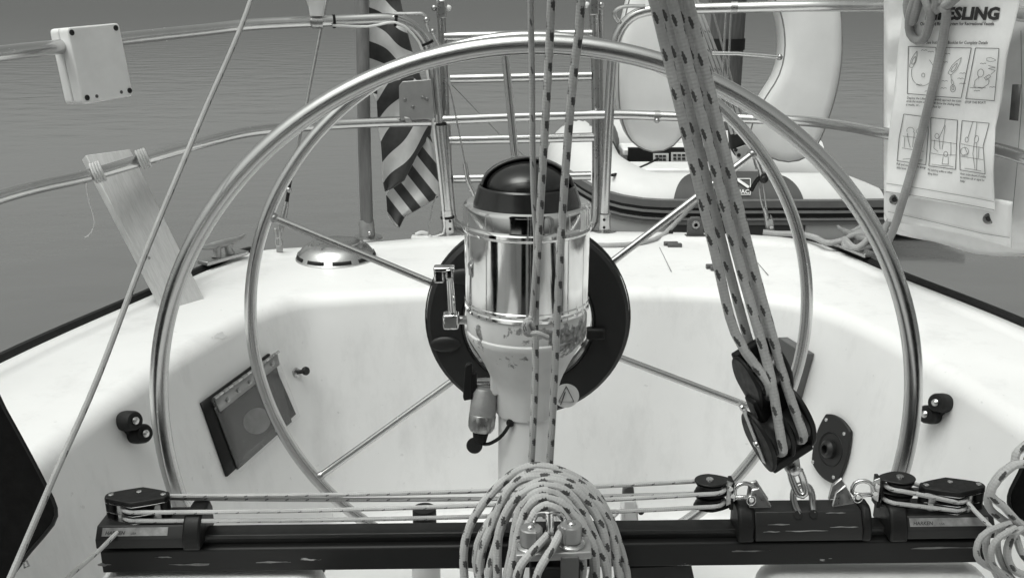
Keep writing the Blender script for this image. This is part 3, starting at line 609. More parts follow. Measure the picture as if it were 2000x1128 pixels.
# control blocks beside the car
def control_block(cu, cv, sgn, label):
    c = P(cu, cv, 1.098); e = thing('control_block', c - Z * .02, label, 'pulley')
    for dz, t in ((.0165, .0022), (.0, .0018), (-.0185, .0022)):
        o = []
        for k_ in range(32):
            a = 2 * pi * k_ / 32; xx = .021 * cos(a); 
            if sgn * xx > 0: xx *= 1.25
            yy = .0165 * sin(a) * (1 - .35 * max(0, sgn * xx) / .026)
            o.append(c + EX * xx + Y * yy + EZ * dz)
        MB().prism(o, EZ * t).build('cheek', MAT['anod'] if dz > .01 else MAT['black'], e, bevel=.0008)
    for dz in (.0085, -.0095):
        sheave(MB(), c + EZ * dz - EX * sgn * .002, .0175, .0125).build('sheave', MAT['black'], e)
    MB().lathe([(.005, 0), (.0045, .0015)], c + EZ * .0188 - EX * sgn * .002, EZ, 16).build('axle', MAT['steel'], e)
    MB().box(c + EX * sgn * .025, .0025, .010, .019, TX).build('head_plate', MAT['black'], e, bevel=.001)
    s0 = cu + sgn * 42
    o = [(s0 - sgn * 10, cv - 24), (s0 + sgn * 2, cv - 20), (s0 + sgn * 10, cv - 10), (s0 + sgn * 8, cv + 14), (s0 - sgn * 2, cv + 22), (s0 - sgn * 12, cv + 26)]
    b = MB(); b.slab(o, 1.088, .002); br = b.build('bracket', MAT['steel_dull'], e, bevel=.001)
    for du, dv in ((-3, -9), (1, 5)):
        MB().lathe([(.0035, 0), (.003, .002)], P(s0 + sgn * du, cv + dv, 1.088), -Y, 14).build('rivet', MAT['steel'], br)
    b = MB(); b.slab([(a_, c_) for a_, c_ in o], 1.106, .002); b.build('bracket', MAT['steel_dull'], e, bevel=.001)
    sh = [P(s0 + sgn * 6, cv + 6, 1.089), P(s0 + sgn * 6, cv - 10, 1.09), P(s0 + sgn * 22, cv - 19, 1.092), P(s0 + sgn * 40, cv - 14, 1.092), P(s0 + sgn * 46, cv + 2, 1.09), P(s0 + sgn * 34, cv + 8, 1.086), P(s0 + sgn * 16, cv + 8, 1.086)]
    MB().tube(sh, .0028, 10, closed=True, step=.004).build('shackle', MAT['steel'], e)
    p = P(s0 + sgn * 36, cv + 10, 1.076); MB().lathe([(.0042, 0), (.0042, .003), (.003, .005)], p, -Y, 14).build('shackle_pin', MAT['steel'], e)
    ring = [p + V((.0055 * cos(a), -.004, .0065 * sin(a) - .001)) for a in [2 * pi * k / 20 for k in range(20)]]
    MB().tube(ring, .0006, 6, closed=True).build('split_ring', MAT['steel'], e)
    return c
CBL = control_block(1388, 962, 1, 'small double pulley left of the traveller car, shackled to it')
CBR = control_block(1752, 957, -1, 'small double pulley right of the traveller car, close to the end pulley')
LR = .0028
def lines(bx, cb, sgn, name, label, tailpts):
    b = MB(); r = .0188; r2 = .0172
    zu, zl = T(bx, 0, -.6158).z, T(bx, 0, -.6283).z
    cu_, cl_ = cb.z + .0085, cb.z - .0095
    def arc(c, rr, z, a0, a1, n=10): return [V((c.x, c.y, 0)) + V((rr * cos(a), rr * sin(a), z)) for a in [radians(a0 + (a1 - a0) * i / n) for i in range(n + 1)]]
    ec = V((bx, 1.098, 0))
    s = -sgn
    # path: tail -> lower end sheave (front) -> lower control sheave -> upper end sheave -> upper control sheave -> back to becket
    if sgn < 0:
        pts = tailpts + arc(ec, r, zl, 180, 268, 6) + arc(cb, r2, cl_, -88, 88) + arc(ec, r, zu - .001, 92, 268) + arc(cb, r2, cu_, -88, 88) + [V((bx + .03, 1.112, zu + .004))]
    else:
        pts = tailpts + arc(ec, r, zl, 0, -88, 6) + arc(cb, r2, cl_, -92, -268) + arc(ec, r, zu - .001, 88, -88) + arc(cb, r2, cu_, -92, -268) + [V((bx - .03, 1.112, zu + .004))]
    fine = []
    for i in range(len(pts) - 1):
        L_ = (pts[i + 1] - pts[i]).length; k = max(1, int(L_ / .02))
        sag = .006 if L_ > .5 else (.002 if L_ > .1 else 0)
        for j in range(k):
            q = pts[i].lerp(pts[i + 1], j / k); fine.append(q - Z * sag * 4 * (j / k) * (1 - j / k))
    fine.append(pts[-1])
    b.tube(fine, LR, 9); return b.build(name, MAT['control'], label=label, cat='rope')
lines(BXL, CBL, -1, 'control_line', 'pale traveller control line running from the left pulley along the beam', [P(100, 1165, .98), P(135, 1125, 1.0), P(190, 1078, 1.035), P(232, 1036, 1.075), P(240, 1020, 1.088)])
lines(BXR, CBR, 1, 'control_line', 'short pale traveller control line between the car and the right pulley', [P(1965, 1050, 1.03), P(1935, 1028, 1.045), P(1905, 998, 1.068), P(1888, 978, 1.085)])
# ================================================================ mainsheet tackle
def mainblock():
    a = (P(1478, 690, 1.075) - P(1562, 915, 1.095)).normalized()
    tw = (V((0, -.94, .33)) - a * V((0, -.94, .33)).dot(a)).normalized(); rt = tw.cross(a); rt = -rt if rt.x < 0 else rt
    ps = radians(10); s = rt * cos(ps) - tw * sin(ps); c = tw * cos(ps) + rt * sin(ps)
    e = thing('mainsheet_block', P(1560, 925, 1.095), 'big black double mainsheet block standing above the traveller car', 'pulley')
    C1 = P(1523, 838, 1.088); C2 = P(1490, 733, 1.092)
    def cheek(C, off, ha, hc, t, nm, sharp=1.0, mat='black'):
        o = []
        for k in range(40):
            g = 2 * pi * k / 40
            aa = ha * cos(g); cc = hc * sin(g) * (1 - .28 * max(0, -cos(g)) * sharp)
            o.append(C + s * off + a * aa + c * cc)
        return MB().prism(o, s * t).build(nm, MAT[mat], e, bevel=.0018)
    lc = cheek(C1, -.033, .045, .029, .006, 'cheek'); cheek(C1, -.003, .043, .027, .006, 'cheek'); cheek(C1, .027, .045, .029, .006, 'cheek')
    for off in (-.0145, .0155):
        sheave(MB(), C1 + s * off, .0255, .0215, s, 36).build('sheave', MAT['dark_plastic'], e)
    cheek(C2, -.024, .040, .026, .005, 'upper_cheek'); cheek(C2, .021, .040, .026, .005, 'upper_cheek')
    sheave(MB(), C2, .0235, .036, s, 36).build('upper_sheave', MAT['black_gloss'], e)
    MB().box(C2 + a * .030 - c * .012, .006, .022, .010, (c, s, a)).build('top_bridge', MAT['black'], e, bevel=.003)
    MB().box(C1.lerp(C2, .5) - c * .006, .012, .024, .018, (c, s, a)).build('neck', MAT['black'], e, bevel=.004)
    MB().prism([C1 - s * .0338 + c * x + a * y for x, y in ((-.004, -.03), (.004, -.03), (.0045, .047), (.009, .056), (.004, .064), (-.004, .064), (-.008, .055), (-.0045, .047))], s * -.0012).build('strap', MAT['steel_dull'], lc)
    for y in (.0, .056): MB().lathe([(.005, 0), (.0045, .002), (.002, .003)], C1 - s * .035 + a * y, -s, 16).build('rivet', MAT['steel'], lc)
    MB().box(C1 - a * .041, .008, .030, .006, (c, s, a)).build('bottom_bridge', MAT['black'], e, bevel=.002)
    q0 = C1 - a * .045; q1 = P(1565, 962, 1.087)
    ax = (q1 - q0).normalized()
    MB().prism([q0 + rt * x + ax * y for x, y in ((-.012, 0), (.012, 0), (.009, .018), (.004, .026), (-.006, .026), (-.011, .012))], V((0, .005, 0))).build('swivel', MAT['steel_dull'], e, bevel=.0015)
    MB().tube([q0 + ax * .012 + V((-.004, .004, 0)), q0 + ax * .03 + V((-.006, .002, 0)), q1 + V((-.004, -.003, 0)), q1 + V((.004, -.004, .002)), q0 + ax * .03 + V((.007, -.003, 0)), q0 + ax * .014 + V((.006, -.005, 0))], .0045, 12, step=.004).build('shackle', MAT['steel'], e)
    MB().lathe([(.0065, -.002), (.0065, .003), (.003, .005)], q0 + ax * .014 + V((0, -.006, 0)), -Y, 18).build('swivel_pin', MAT['steel'], e)
    return a, s, c, C1, C2
A_, S_, C_, C1, C2 = mainblock()
MR = .0057
def fall(pts, r, mat, name, label, cat='rope', group=None, n=12, step=.02):
    return MB().tube(pts, r, n, step=step).build(name, MAT[mat], label=label, cat=cat, group=group)
def over(C, off, rr, side):  # rope end tucked round a sheave
    return [C + S_ * off + C_ * (rr * cos(t) * side) + A_ * (rr * sin(t)) for t in [radians(x) for x in (0, -25, -50, -80, -110, -140)]]
rr = .0222 + .002
sheet = MB()
sheet.tube([P(1140, -560, .88), P(1275, -8, 1.04), P(1335, 240, 1.062), P(1398, 500, 1.075), P(1436, 650, 1.076)] + [C2 - S_ * .008 + C_ * (.024 * cos(t)) + A_ * (.024 * sin(t)) for t in [radians(x) for x in (20, 0, -30, -60)]], MR, 12, step=.02)
sheet.tube([P(1170, -560, .90), P(1310, -8, 1.045), P(1374, 240, 1.065), P(1440, 500, 1.078), P(1482, 650, 1.072), P(1505, 735, 1.067)] + over(C1, -.0145, rr, 1), MR, 12, step=.02)
sheet.tube([P(1200, -560, .92), P(1342, -8, 1.05), P(1403, 240, 1.07), P(1466, 500, 1.083), P(1507, 650, 1.08), P(1535, 750, 1.077)] + over(C1, .0155, rr, 1), MR, 12, step=.02)
sheet.tube([P(1160, -560, .93), P(1294, -8, 1.075), P(1353, 240, 1.092), P(1417, 500, 1.106), P(1464, 672, 1.116), P(1486, 740, 1.118)], MR, 12, step=.02)
sheet.tube([P(1190, -560, .95), P(1327, -8, 1.08), P(1388, 240, 1.096), P(1450, 500, 1.11), P(1494, 660, 1.112), P(1512, 735, 1.115)], MR, 12, step=.02)
sheet.build('mainsheet', MAT['sheet'], label='thick flecked mainsheet falling in five parts to the big black block', cat='rope')
# lines hanging to the coil over the pedestal
SR = .0044
fall([P(1140, -450, .90), P(1135, 0, .95), P(1122, 130, .975), P(1110, 260, 1.0), P(1098, 430, 1.03), P(1089, 600, 1.05), P(1082, 760, 1.07), P(1073, 915, 1.09), P(1066, 1010, 1.09)], SR * 1.0, 'sheet_small', 'hanging_line', 'flecked line hanging in front of the binnacle, rightmost of the three')
fall([P(1090, -450, .90), P(1077, 0, .97), P(1071, 130, .99), P(1064, 260, 1.01), P(1054, 430, 1.04), P(1046, 600, 1.06), P(1046, 690, 1.065), P(1045, 760, 1.07), P(1037, 915, 1.09), P(1030, 1010, 1.09)], SR * .95, 'sheet_small', 'hanging_line', 'flecked line hanging in front of the binnacle, middle one of the three')
kn = [P(1040, -450, .93), P(1037, 0, 1.0), P(1039, 130, 1.02), P(1040, 260, 1.03), P(1042, 375, 1.04), P(1047, 470, 1.05), P(1043, 560, 1.05), P(1038, 618, 1.052), P(1030, 624, 1.045), P(1024, 636, 1.040), P(1027, 650, 1.040), P(1037, 653, 1.046), P(1042, 642, 1.036), P(1035, 628, 1.034), P(1028, 634, 1.030), P(1034, 650, 1.032), P(1048, 650, 1.030), P(1060, 655, 1.032), P(1070, 659, 1.034)]
fall(kn, SR * .72, 'plain_line', 'hanging_line', 'thin pale line with a knot at its end before the binnacle', n=10, step=.006)
# ================================================================ coil of line over the cam cleat
def coil_path():
    UL = [903, 931, 940, 958, 967, 990, 996, 1014]; UR = [1222, 1208, 1212, 1189, 1180, 1158, 1163, 1136]
    AP = [(1050, 911), (1066, 921), (1052, 928), (1069, 938), (1058, 946), (1072, 959), (1064, 973), (1074, 988)]
    pts = []; rd = random.Random(3)
    for i in range(8):
        y0 = 1.062 - .0115 * i; ua, va = AP[i]; wf, wp = rd.uniform(1.2, 2.6), rd.uniform(0, 6)
        def pt(u, v): 
            return P(u + rd.uniform(-1, 1) + 5 * sin(v / 60. * wf + wp), v + 2.5 * sin(u / 40. * wf + wp), y0 + (v - va) * -.00006 - .012 * max(0, 1 - abs(u - ua) / 120) * 0 + rd.uniform(-.001, .001))
        for k in range(-4, 10):
            th = radians(90) * (9 - k) / 9 if k >= 0 else radians(90)
            if k < 0: pts.append(pt(UL[i] + (-k) * 10 * (.2 - .5 * (k == -4)), 1135 + (-k) * 42))
            else: pts.append(pt(ua - (ua - UL[i]) * sin(th), va + (1135 - va) * (1 - cos(th))))
        for k in range(1, 14):
            th = radians(90) * k / 9
            if k <= 9: pts.append(pt(ua + (UR[i] - ua) * sin(th), va + (1135 - va) * (1 - cos(th))))
            else: pts.append(pt(UR[i] - (k - 9) * 8, 1135 + (k - 9) * 42))
        pts.append(P(1150, 1345, y0 - .02)); pts.append(P(1060, 1370, y0 - .02)); pts.append(P(975, 1345, y0 - .02))
    return pts
fall(coil_path(), .0054, 'sheet_small', 'rope_coil', 'thick coil of flecked line draped over the traveller beam in the middle', n=11, step=.012)
ccl = thing('cam_cleat', P(1080, 1095, .95), 'steel cam cleat on an angled grey plate at the front of the rope coil', 'cleat')
cy = .955
def cam(cu, cv, sgn):
    c = P(cu, cv, cy); n = 40; prof = []
    vs = []
    for z in (-.0105, -.009, .009, .0105):
        for k in range(n):
            a = 2 * pi * k / n; r_ = .0108 if abs(z) < .01 else .0096
            if sgn * cos(a) > .2: r_ = r_ * 1.08 + (.0007 if k % 2 else -.0004)
            vs.append(c + V((r_ * 1.1 * cos(a), r_ * sin(a), z)))
    fs = [(i * n + k, i * n + (k + 1) % n, (i + 1) * n + (k + 1) % n, (i + 1) * n + k) for i in range(3) for k in range(n)] + [tuple(range(n - 1, -1, -1)), tuple(3 * n + k for k in range(n))]
    m = MB().add(vs, fs).build('cam', MAT['plate'], ccl, ang=30)
    MB().lathe([(.0048, 0), (.0045, .0012), (.002, .003), (0, .0034)], c + Z * .0105, Z, 16).build('cam_bolt', MAT['steel'], m)
    MB().lathe([(.0155, 0), (.0155, .0025), (.013, .004)], c - Z * .0145, Z, 28).build('cam_washer', MAT['steel'], m)
cam(1036, 1045, 1); cam(1116, 1039, -1)
MB().tube([P(1073, 1000, .958), P(1075, 1050, .955)], .0046, 14).build('fairlead_post', MAT['chrome'], ccl)
MB().tube([P(1048, 1030, .960), P(1043, 1018, .960), P(1047, 1005, .960), P(1058, 1001, .960), P(1073, 1001, .958), P(1088, 1000, .960), P(1098, 1003, .960), P(1103, 1015, .960), P(1100, 1027, .960)], .0016, 8, step=.004).build('fairlead_wire', MAT['chrome'], ccl)
bc = P(1080, 1071, .958); e1 = V((1, 0, .05)).normalized(); e3 = V((0, .10, 1)).normalized(); e2 = e3.cross(e1)
MB().box(bc, .042, .020, .0045, (e1, e2, e3)).build('base_plate', MAT['alu'], ccl, bevel=.0015)
MB().box(P(1082, 1150, .965), .028, .026, .045).build('bracket', MAT['black'], ccl, bevel=.003)
MB().box(P(1112, 1115, .940), .010, .004, .02).build('bracket_web', MAT['grey_plastic'], ccl, bevel=.001)
fall([P(1074, 1036, .975), P(1066, 1048, .950), P(1045, 1070, .930), P(1022, 1096, .920), P(1010, 1122, .918), P(1010, 1170, .918), P(1020, 1260, .93)], SR * 1.05, 'sheet_small', 'cleated_line', 'left of the two flecked line ends jammed in the cam cleat', n=11, step=.01)
fall([P(1096, 1030, .975), P(1091, 1046, .948), P(1075, 1075, .928), P(1057, 1104, .918), P(1047, 1130, .915), P(1050, 1175, .915), P(1055, 1260, .93)], SR * 1.05, 'sheet_small', 'cleated_line', 'right of the two flecked line ends jammed in the cam cleat', n=11, step=.01)
# diagonal line at the left
fall([P(560, -260, 1.62), P(490, 0, 1.45), P(390, 240, 1.28), P(282, 500, 1.12), P(190, 740, 1.0), P(110, 920, .92), P(20, 1128, .84), P(-40, 1260, .80)], .0034, 'plain_line', 'diagonal_line', 'single thin line running steeply down the left side of the picture')
# black cushions leaning at both sides
def cushion(o, y, label, back):
    q = [P(u, v, y) for u, v in o]; q = catmull(q, .02, True)
    b = MB(); b.prism(q, back); e = thing('seat_cushion', V((sum(p.x for p in q) / len(q), y, min(p.z for p in q))), label, 'cushion')
    b.build('cover', MAT['black_canvas'], e, bevel=.012, seg=4)
    MB().tube([p + V((0, -.001, 0)) for p in q], .0022, 6, closed=True).build('piping', MAT['black'], e)
    return e
ca = cushion([(-140, 640), (-30, 728), (10, 797), (60, 888), (92, 950), (110, 990), (104, 1022), (62, 1072), (26, 1120), (-20, 1200), (-90, 1345), (-360, 1350), (-360, 700)], .97, 'black canvas cushion leaning at the left edge of the cockpit', V((-.075, .05, -.05)))
MB().tube([P(46, 1098, .968), P(52, 1094, .968), P(57, 1104, .968), P(48, 1108, .968), P(46, 1098, .968)], .0012, 6).build('zip_pull', MAT['steel_dull'], ca)
cushion([(2140, 690), (2060, 790), (2012, 872), (1990, 922), (1973, 955), (1969, 978), (1977, 1002), (1998, 1034), (2040, 1080), (2080, 1150), (2130, 1345), (2400, 1350), (2400, 720)], .985, 'black canvas cushion at the right edge behind the hanging rope loops', V((.08, .05, -.05)))
# loops of line hung at the right
rc = MB(); ry = .965
def rl(pts, r, y): 
    n = len(pts); return [P(u, v, y - .01 * sin(pi * i / (n - 1))) for i, (u, v) in enumerate(pts)]
rope_r = [[(2030, 850), (1998, 872), (1984, 887), (1980, 905), (1956, 922), (1938, 946), (1930, 970), (1931, 988), (1944, 1003), (1969, 1021), (1998, 1037), (2040, 1060)],
          [(2040, 890), (2000, 905), (1981, 908), (1950, 935), (1935, 965), (1958, 986), (1978, 1008), (1996, 1024), (2040, 1050)]]
for i, q in enumerate(rope_r): rc.tube(rl(q, .004, .96 - .008 * i), .0043, 10, step=.008)
rc.tube(rl([(1995, 1030), (1983, 1040), (1971, 1059), (1967, 1082), (1977, 1109), (1998, 1121), (2040, 1130)], .004, .945), .0043, 10, step=.008)
rc.tube(rl([(1972, 1012), (1985, 1050), (1999, 1085), (2030, 1110)], .004, .955), .0040, 10, step=.008)
rc.build('hanging_rope_loops', MAT['sheet_small'], label='flecked rope loops hung round the right black cushion', cat='rope')
rc = MB()
rc.tube(rl([(1974, 1021), (1941, 1032), (1917, 1047), (1907, 1072), (1913, 1094), (1937, 1109), (1961, 1120), (2000, 1150)], .003, .94), .0036, 10, step=.008)
rc.tube(rl([(1985, 1030), (1954, 1047), (1938, 1067), (1937, 1096), (1953, 1118), (1985, 1150)], .003, .932), .0036, 10, step=.008)
rc.tube(rl([(1960, 1024), (1948, 1050), (1950, 1079), (1962, 1108), (1985, 1140)], .003, .95), .0036, 10, step=.008)
rc.tube(rl([(1935, 1028), (1925, 1060), (1930, 1090), (1950, 1130)], .003, .955), .0036, 10, step=.008)
rc.build('line_bundle', MAT['plain_line'], label='small bundle of plain thin line below the flecked loops at the right', cat='rope')
# ================================================================ fittings on the deck
def onwall(u, v): return hit(u, v)
# stainless dome vent
vc = PZ(657, 506, ZD); vent = thing('deck_vent', vc, 'round stainless dome vent with slots on the left of the aft deck', 'vent')
R0 = .097
MB().lathe([(R0, .002), (R0, .006), (.094, .010), (.090, .018), (.080, .030), (.070, .037), (.060, .041)], vc, Z, 56).build('dome', MAT['steel'], vent, ang=20)
MB().lathe([(.0585, .041), (.0585, .044), (.045, .047), (.0, .048)], vc, Z, 48).build('top_plate', MAT['steel_dull'], vent)
for k in range(9):
    a0 = 2 * pi * (k + .12) / 9; a1 = 2 * pi * (k + .80) / 9
    b = MB(); b.lathe([(.0950, .0095), (.0916, .0172)], vc, Z, 8, a0=a0, a1=a1, cap=False); b.build('slot', MAT['rubber'], vent, solid=.0012)
for a in (200, 250, 300, 20):
    MB().ball(vc + V((.064 * cos(radians(a)), .064 * sin(radians(a)), .040)), .0035, 8).build('screw', MAT['steel_dull'], vent)
# cleats
def cleat(c, d, label, sc_=1.0):
    d = V(d).normalized(); s = Z.cross(d); ax = (d, s, Z); e = thing('mooring_cleat', c, label, 'cleat')
    MB().box(c + Z * .006, .062 * sc_, .018, .005, ax).build('base', MAT['steel_dull'], e, bevel=.002)
    for q in (-.02, .02): MB().tube([c + d * q * sc_ + Z * .010, c + d * q * .8 * sc_ + Z * .024, c + d * q * .9 * sc_ + Z * .036], lambda t: .0115 - .003 * sin(pi * t), 12).build('leg', MAT['alu'], e)
    MB().tube([c + d * x * sc_ + Z * z for x, z in ((-.068, .046), (-.05, .041), (-.02, .039), (.02, .039), (.05, .041), (.068, .046))], lambda t: .0035 + .0065 * sin(pi * t), 12, step=.006).build('horn', MAT['alu'], e)
    return c, d
cleat(PZ(440, 522, ZD) + V((-.005, .01, .016)), (.55, .83, 0), 'grey horn cleat on the left toe rail beside the wooden plank')
CL, CD = cleat(PZ(1662, 503, ZD) + V((.005, .0, .016)), (.30, -.95, 0), 'dark horn cleat wrapped in rope on the right toe rail', 1.05)
MB().tube([PZ(1490, 459, ZD) + Z * .008, P(1520, 456, 2.5), P(1560, 457, 2.44), P(1590, 463, 2.38), P(1615, 474, 2.32), CL + V((-.02, .03, .02)), CL + V((.03, .01, .05)), CL + V((.045, -.03, .03)), CL + V((.0, -.045, .022)), CL + V((-.025, -.01, .016)), CL + V((-.005, .035, .03)), CL + V((.03, .02, .058)), CL + V((.03, -.03, .055)), CL + V((-.01, -.05, .022)), CL + V((-.02, .0, .03)), CL + V((.01, -.02, .05)), CL + V((.035, -.055, .03)), CL + V((.06, -.07, -.02))], .0075, 10, step=.012).build('mooring_line', MAT['dock_rope'], label='pale mooring line belayed round the right cleat and led along the stern', cat='rope')
# flagstaff with socket
fs = thing('flagstaff', PZ(718, 468, ZD), 'dark wooden flagstaff in a metal socket at the stern', 'flagstaff')
fb = PZ(718, 466, ZD)
MB().tube([fb + Z * .03, P(712, 300, 2.47), P(707, 0, 2.54), P(703, -300, 2.61)], .0165, 18).build('staff', MAT['staff'], fs)
MB().tube([fb + Z * .006, fb + Z * .03 - X * .001, P(715, 430, fb.y + .004)], .0205, 20).build('socket', MAT['alu'], fs)
MB().lathe([(.040, .002), (.038, .006), (.024, .010)], fb, Z, 28).build('flange', MAT['steel_dull'], fs)
MB().ball(P(722, 455, fb.y - .02), .006, 10).build('set_screw', MAT['steel'], fs)
# flag, folded in three hanging leaves
fy = 2.548
fw = lump(5, .012, .05)
flg = MB()
def leaf(rows_, qf, y0, seed):
    ff = lump(seed, .013, .038); n = len(rows_)
    def fn(a, t):
        k = min(int(t * (n - 1)), n - 2); f = t * (n - 1) - k; s_ = f * f * (3 - 2 * f) * .3 + f * .7
        r0, r1 = rows_[k], rows_[k + 1]; l = [r0[i] + (r1[i] - r0[i]) * s_ for i in range(4)]
        u, v = l[0] + (l[2] - l[0]) * a, l[1] + (l[3] - l[1]) * a
        UVQ[(round(a, 4), round(t, 4))] = qf(u, v); return P(u, v, y0 + ff(u, v) + .012 * sin(a * pi * 2))
    UVQ.clear(); flg.grid(fn, 26, 60, lambda a, t: (UVQ[(round(a, 4), round(t, 4))], 0.0))
UVQ = {}
# upper leaf: stripes fall to the right in an S
def qu(u, v): return (v - 16 - 26 / (1 + math.exp(-(u - 758 - .10 * v) / 7.0)) - .34 * (u - 722)) / 66.0 + .02
leaf([(722, -60, 770, -60), (721, 0, 782, 0), (721, 60, 795, 60), (721, 120, 808, 110), (722, 170, 822, 152), (738, 200, 832, 190), (742, 225, 838, 215)], qu, fy + .006, 11)
# middle leaf: stripes climb to the right
def qm(u, v): return (v + 1.25 * (u - 740) + 3 * sin(v / 17.)) / 92.0 - .08 + .07 * sin(u / 13.)
leaf([(738, 165, 806, 150), (736, 200, 838, 180), (738, 240, 846, 225), (744, 280, 841, 262), (747, 320, 816, 300), (747, 350, 790, 352), (752, 374, 766, 368)], qm, fy - .012, 12)
# lower right leaf with the fly hem
def ql(u, v): return ((u - 760) * .78 - (v - 400) * .62) / 38.0 + .30
leaf([(806, 240, 832, 236), (812, 270, 848, 290), (806, 300, 852, 320), (790, 330, 856, 352), (772, 352, 859, 382), (754, 380, 834, 398), (757, 420, 790, 424), (768, 438, 780, 445)], ql, fy + .004, 13)
flg.build('flag', MAT['flag'], label='dark and pale striped flag hanging limp beside the flagstaff', cat='flag', solid=.001)
# plate on the left post
pl = thing('mounting_plate', P(812, 235, 2.46), 'small grey metal plate with screws fixed to the left rail post', 'plate')
o = [(779, 168), (786, 159), (842, 155), (848, 232), (783, 236), (780, 226)]
MB().slab(o, 2.455, .004).build('sheet', MAT['plate'], pl, bevel=.002)
for u, v in ((791, 195), (826, 191), (834, 194), (807, 209)): MB().lathe([(.0045, 0), (.003, .0025)], P(u, v, 2.4545), -Y, 12).build('screw', MAT['steel_dull'], pl)
MB().slab([(788, 228), (800, 230), (806, 240), (792, 240)], 2.45, .008).build('lug', MAT['alu'], pl, bevel=.003)
# cable tied down the left post
cb = thing('rail_cable', P(850, 455, 2.47), 'pale cable strapped down the left rail post with black ties', 'cable')
MB().tube([P(650, 50, 2.385), P(720, 52, 2.42), P(772, 44, 2.43), P(806, 66, 2.455), P(826, 100, 2.47), P(836, 150, 2.475), P(846, 240, 2.48), P(858, 340, 2.485), P(866, 420, 2.49), P(866, 456, 2.49), P(830, 464, 2.48)], .003, 8, step=.02).build('cable', MAT['white_plastic'], cb)
for u, v, d, y in ((652, 42, (1, .3, 0), 2.402), (773, 39, (1, .2, -.15), 2.452), (835, 84, (.4, .1, -1), 2.484), (861, 242, (.05, 0, -1), 2.497), (874, 424, (.05, 0, -1), 2.506), (876, 457, (.05, 0, -1), 2.508)):
    q = MB(); clampring(q, P(u, v, y), d, .0158 if v < 300 else .0185, .003); q.build('cable_tie', MAT['rubber'], cb)
# white cleat plate and small things on the aft deck
sm = thing('deck_fairlead', PZ(823, 468, ZD), 'small white plastic fairlead on the deck edge beside the left post', 'fairlead')
MB().box(PZ(823, 467, ZD) + Z * .006, .026, .012, .004).build('base', MAT['white_plastic'], sm, bevel=.003); MB().tube([PZ(812, 467, ZD) + Z * .012, PZ(823, 466, ZD) + Z * .017, PZ(835, 465, ZD) + Z * .012], .005, 8, step=.005).build('bow', MAT['white_plastic'], sm)
MB().tube([P(853, 380, 2.475), P(845, 400, 2.475), P(838, 445, 2.47), P(836, 462, 2.47)], .0016, 6).build('flag_halyard', MAT['wire'], label='thin dark halyard from the flag to the deck edge', cat='line')
def latch(u, v, lab):
    c = PZ(u, v, ZD); e = thing('hatch_latch', c, lab, 'latch')
    MB().box(c + V((-.004, .006, .006)), .018, .007, .006).build('keeper', MAT['grey_plastic'], e, bevel=.002); MB().box(c + V((.003, -.010, .007)), .018, .007, .005).build('hasp', MAT['grey_plastic'], e, bevel=.002)
latch(1314, 482, 'small dark latch on the aft deck right of the pedestal')
latch(1398, 527, 'small dark latch on the aft deck just behind the mainsheet')
for a_, b_ in (((1288, 486), (1311, 533)), ((1476, 512), (1500, 540))):
    MB().tube([PZ(*a_, ZD) + Z * .004, PZ(*b_, ZD) + Z * .004], .0011, 4).build('hatch_seam', MAT['seam'], boat)
pe = PZ(1360, 466, ZD); pd = thing('pad_eye', pe, 'dark upright pad eye on the stern edge below the dinghy', 'pad eye')
MB().box(pe + Z * .005, .030, .016, .004).build('base', MAT['grey_plastic'], pd, bevel=.002)
MB().slab([(1342, 462), (1343, 432), (1350, 424), (1368, 424), (1374, 432), (1375, 462)], pe.y, .012).build('lug', MAT['grey_plastic'], pd, bevel=.003)
MB().lathe([(.011, 0), (.010, .003), (.005, .003), (.005, .0)], P(1359, 439, pe.y - .0005), -Y, 20).build('bush', MAT['plate'], pd)
q = PZ(1305, 461, ZD); MB().box(q + Z * .008, .012, .006, .008).build('deck_lug', MAT['dark_plastic'], label='tiny dark lug on the stern edge right of the ladder', cat='fitting', bevel=.002)
MB().tube([PZ(1135, 484, ZD) + Z * .008, PZ(1200, 485, ZD) + Z * .008, PZ(1250, 480, ZD) + Z * .008, P(1290, 462, 2.47), P(1325, 430, 2.58), P(1365, 390, 2.75), P(1410, 352, 3.1), P(1440, 330, 3.7)], .0065, 10, step=.02).build('dinghy_painter', MAT['dock_rope'], label='pale painter line lying on the deck and rising to the dinghy', cat='rope')
# ================================================================ backstay legs with turnbuckles
bl = thing('backstay', PZ(545, 486, ZD), 'left backstay wire with turnbuckle ending at the deck edge', 'stay')
by = 2.30
MB().tube([P(690, -200, 2.52), P(638, 0, 2.45), P(590, 250, 2.36), P(571, 335, 2.33)], .0032, 8).build('wire', MAT['wire'], bl)
MB().tube([P(571, 335, 2.33), P(567, 352, 2.325)], .0055, 10).build('terminal', MAT['steel_dull'], bl)
MB().tube([P(567, 352, 2.325), P(560, 395, 2.315)], .0042, 10).build('insulator', MAT['rubber'], bl)
MB().ball(P(564, 371, 2.32), .0075, 12).build('insulator_knob', MAT['steel_dull'], bl)
MB().tube([P(560, 394, 2.315), P(552, 432, 2.305), P(548, 452, 2.30)], lambda t: .0055 + .002 * sin(pi * t), 10, step=.01).build('turnbuckle', MAT['steel_dull'], bl)
for s_ in (-1, 1): MB().slab([(541 + s_ * 4 - 2, 446), (546 + s_ * 4 - 2, 446), (547 + s_ * 3, 478), (541 + s_ * 3, 478)], by - .002, .004).build('toggle', MAT['steel_dull'], bl, bevel=.001)
MB().tube([P(544 + 6 * cos(a), 473 + 8 * sin(a), by - .006) for a in [2 * pi * k / 18 for k in range(18)]], .0009, 6, closed=True).build('split_ring', MAT['steel'], bl)
MB().slab([(539, 470), (551, 470), (552, 492), (540, 492)], by + .004, .004).build('chainplate', MAT['alu'], bl)
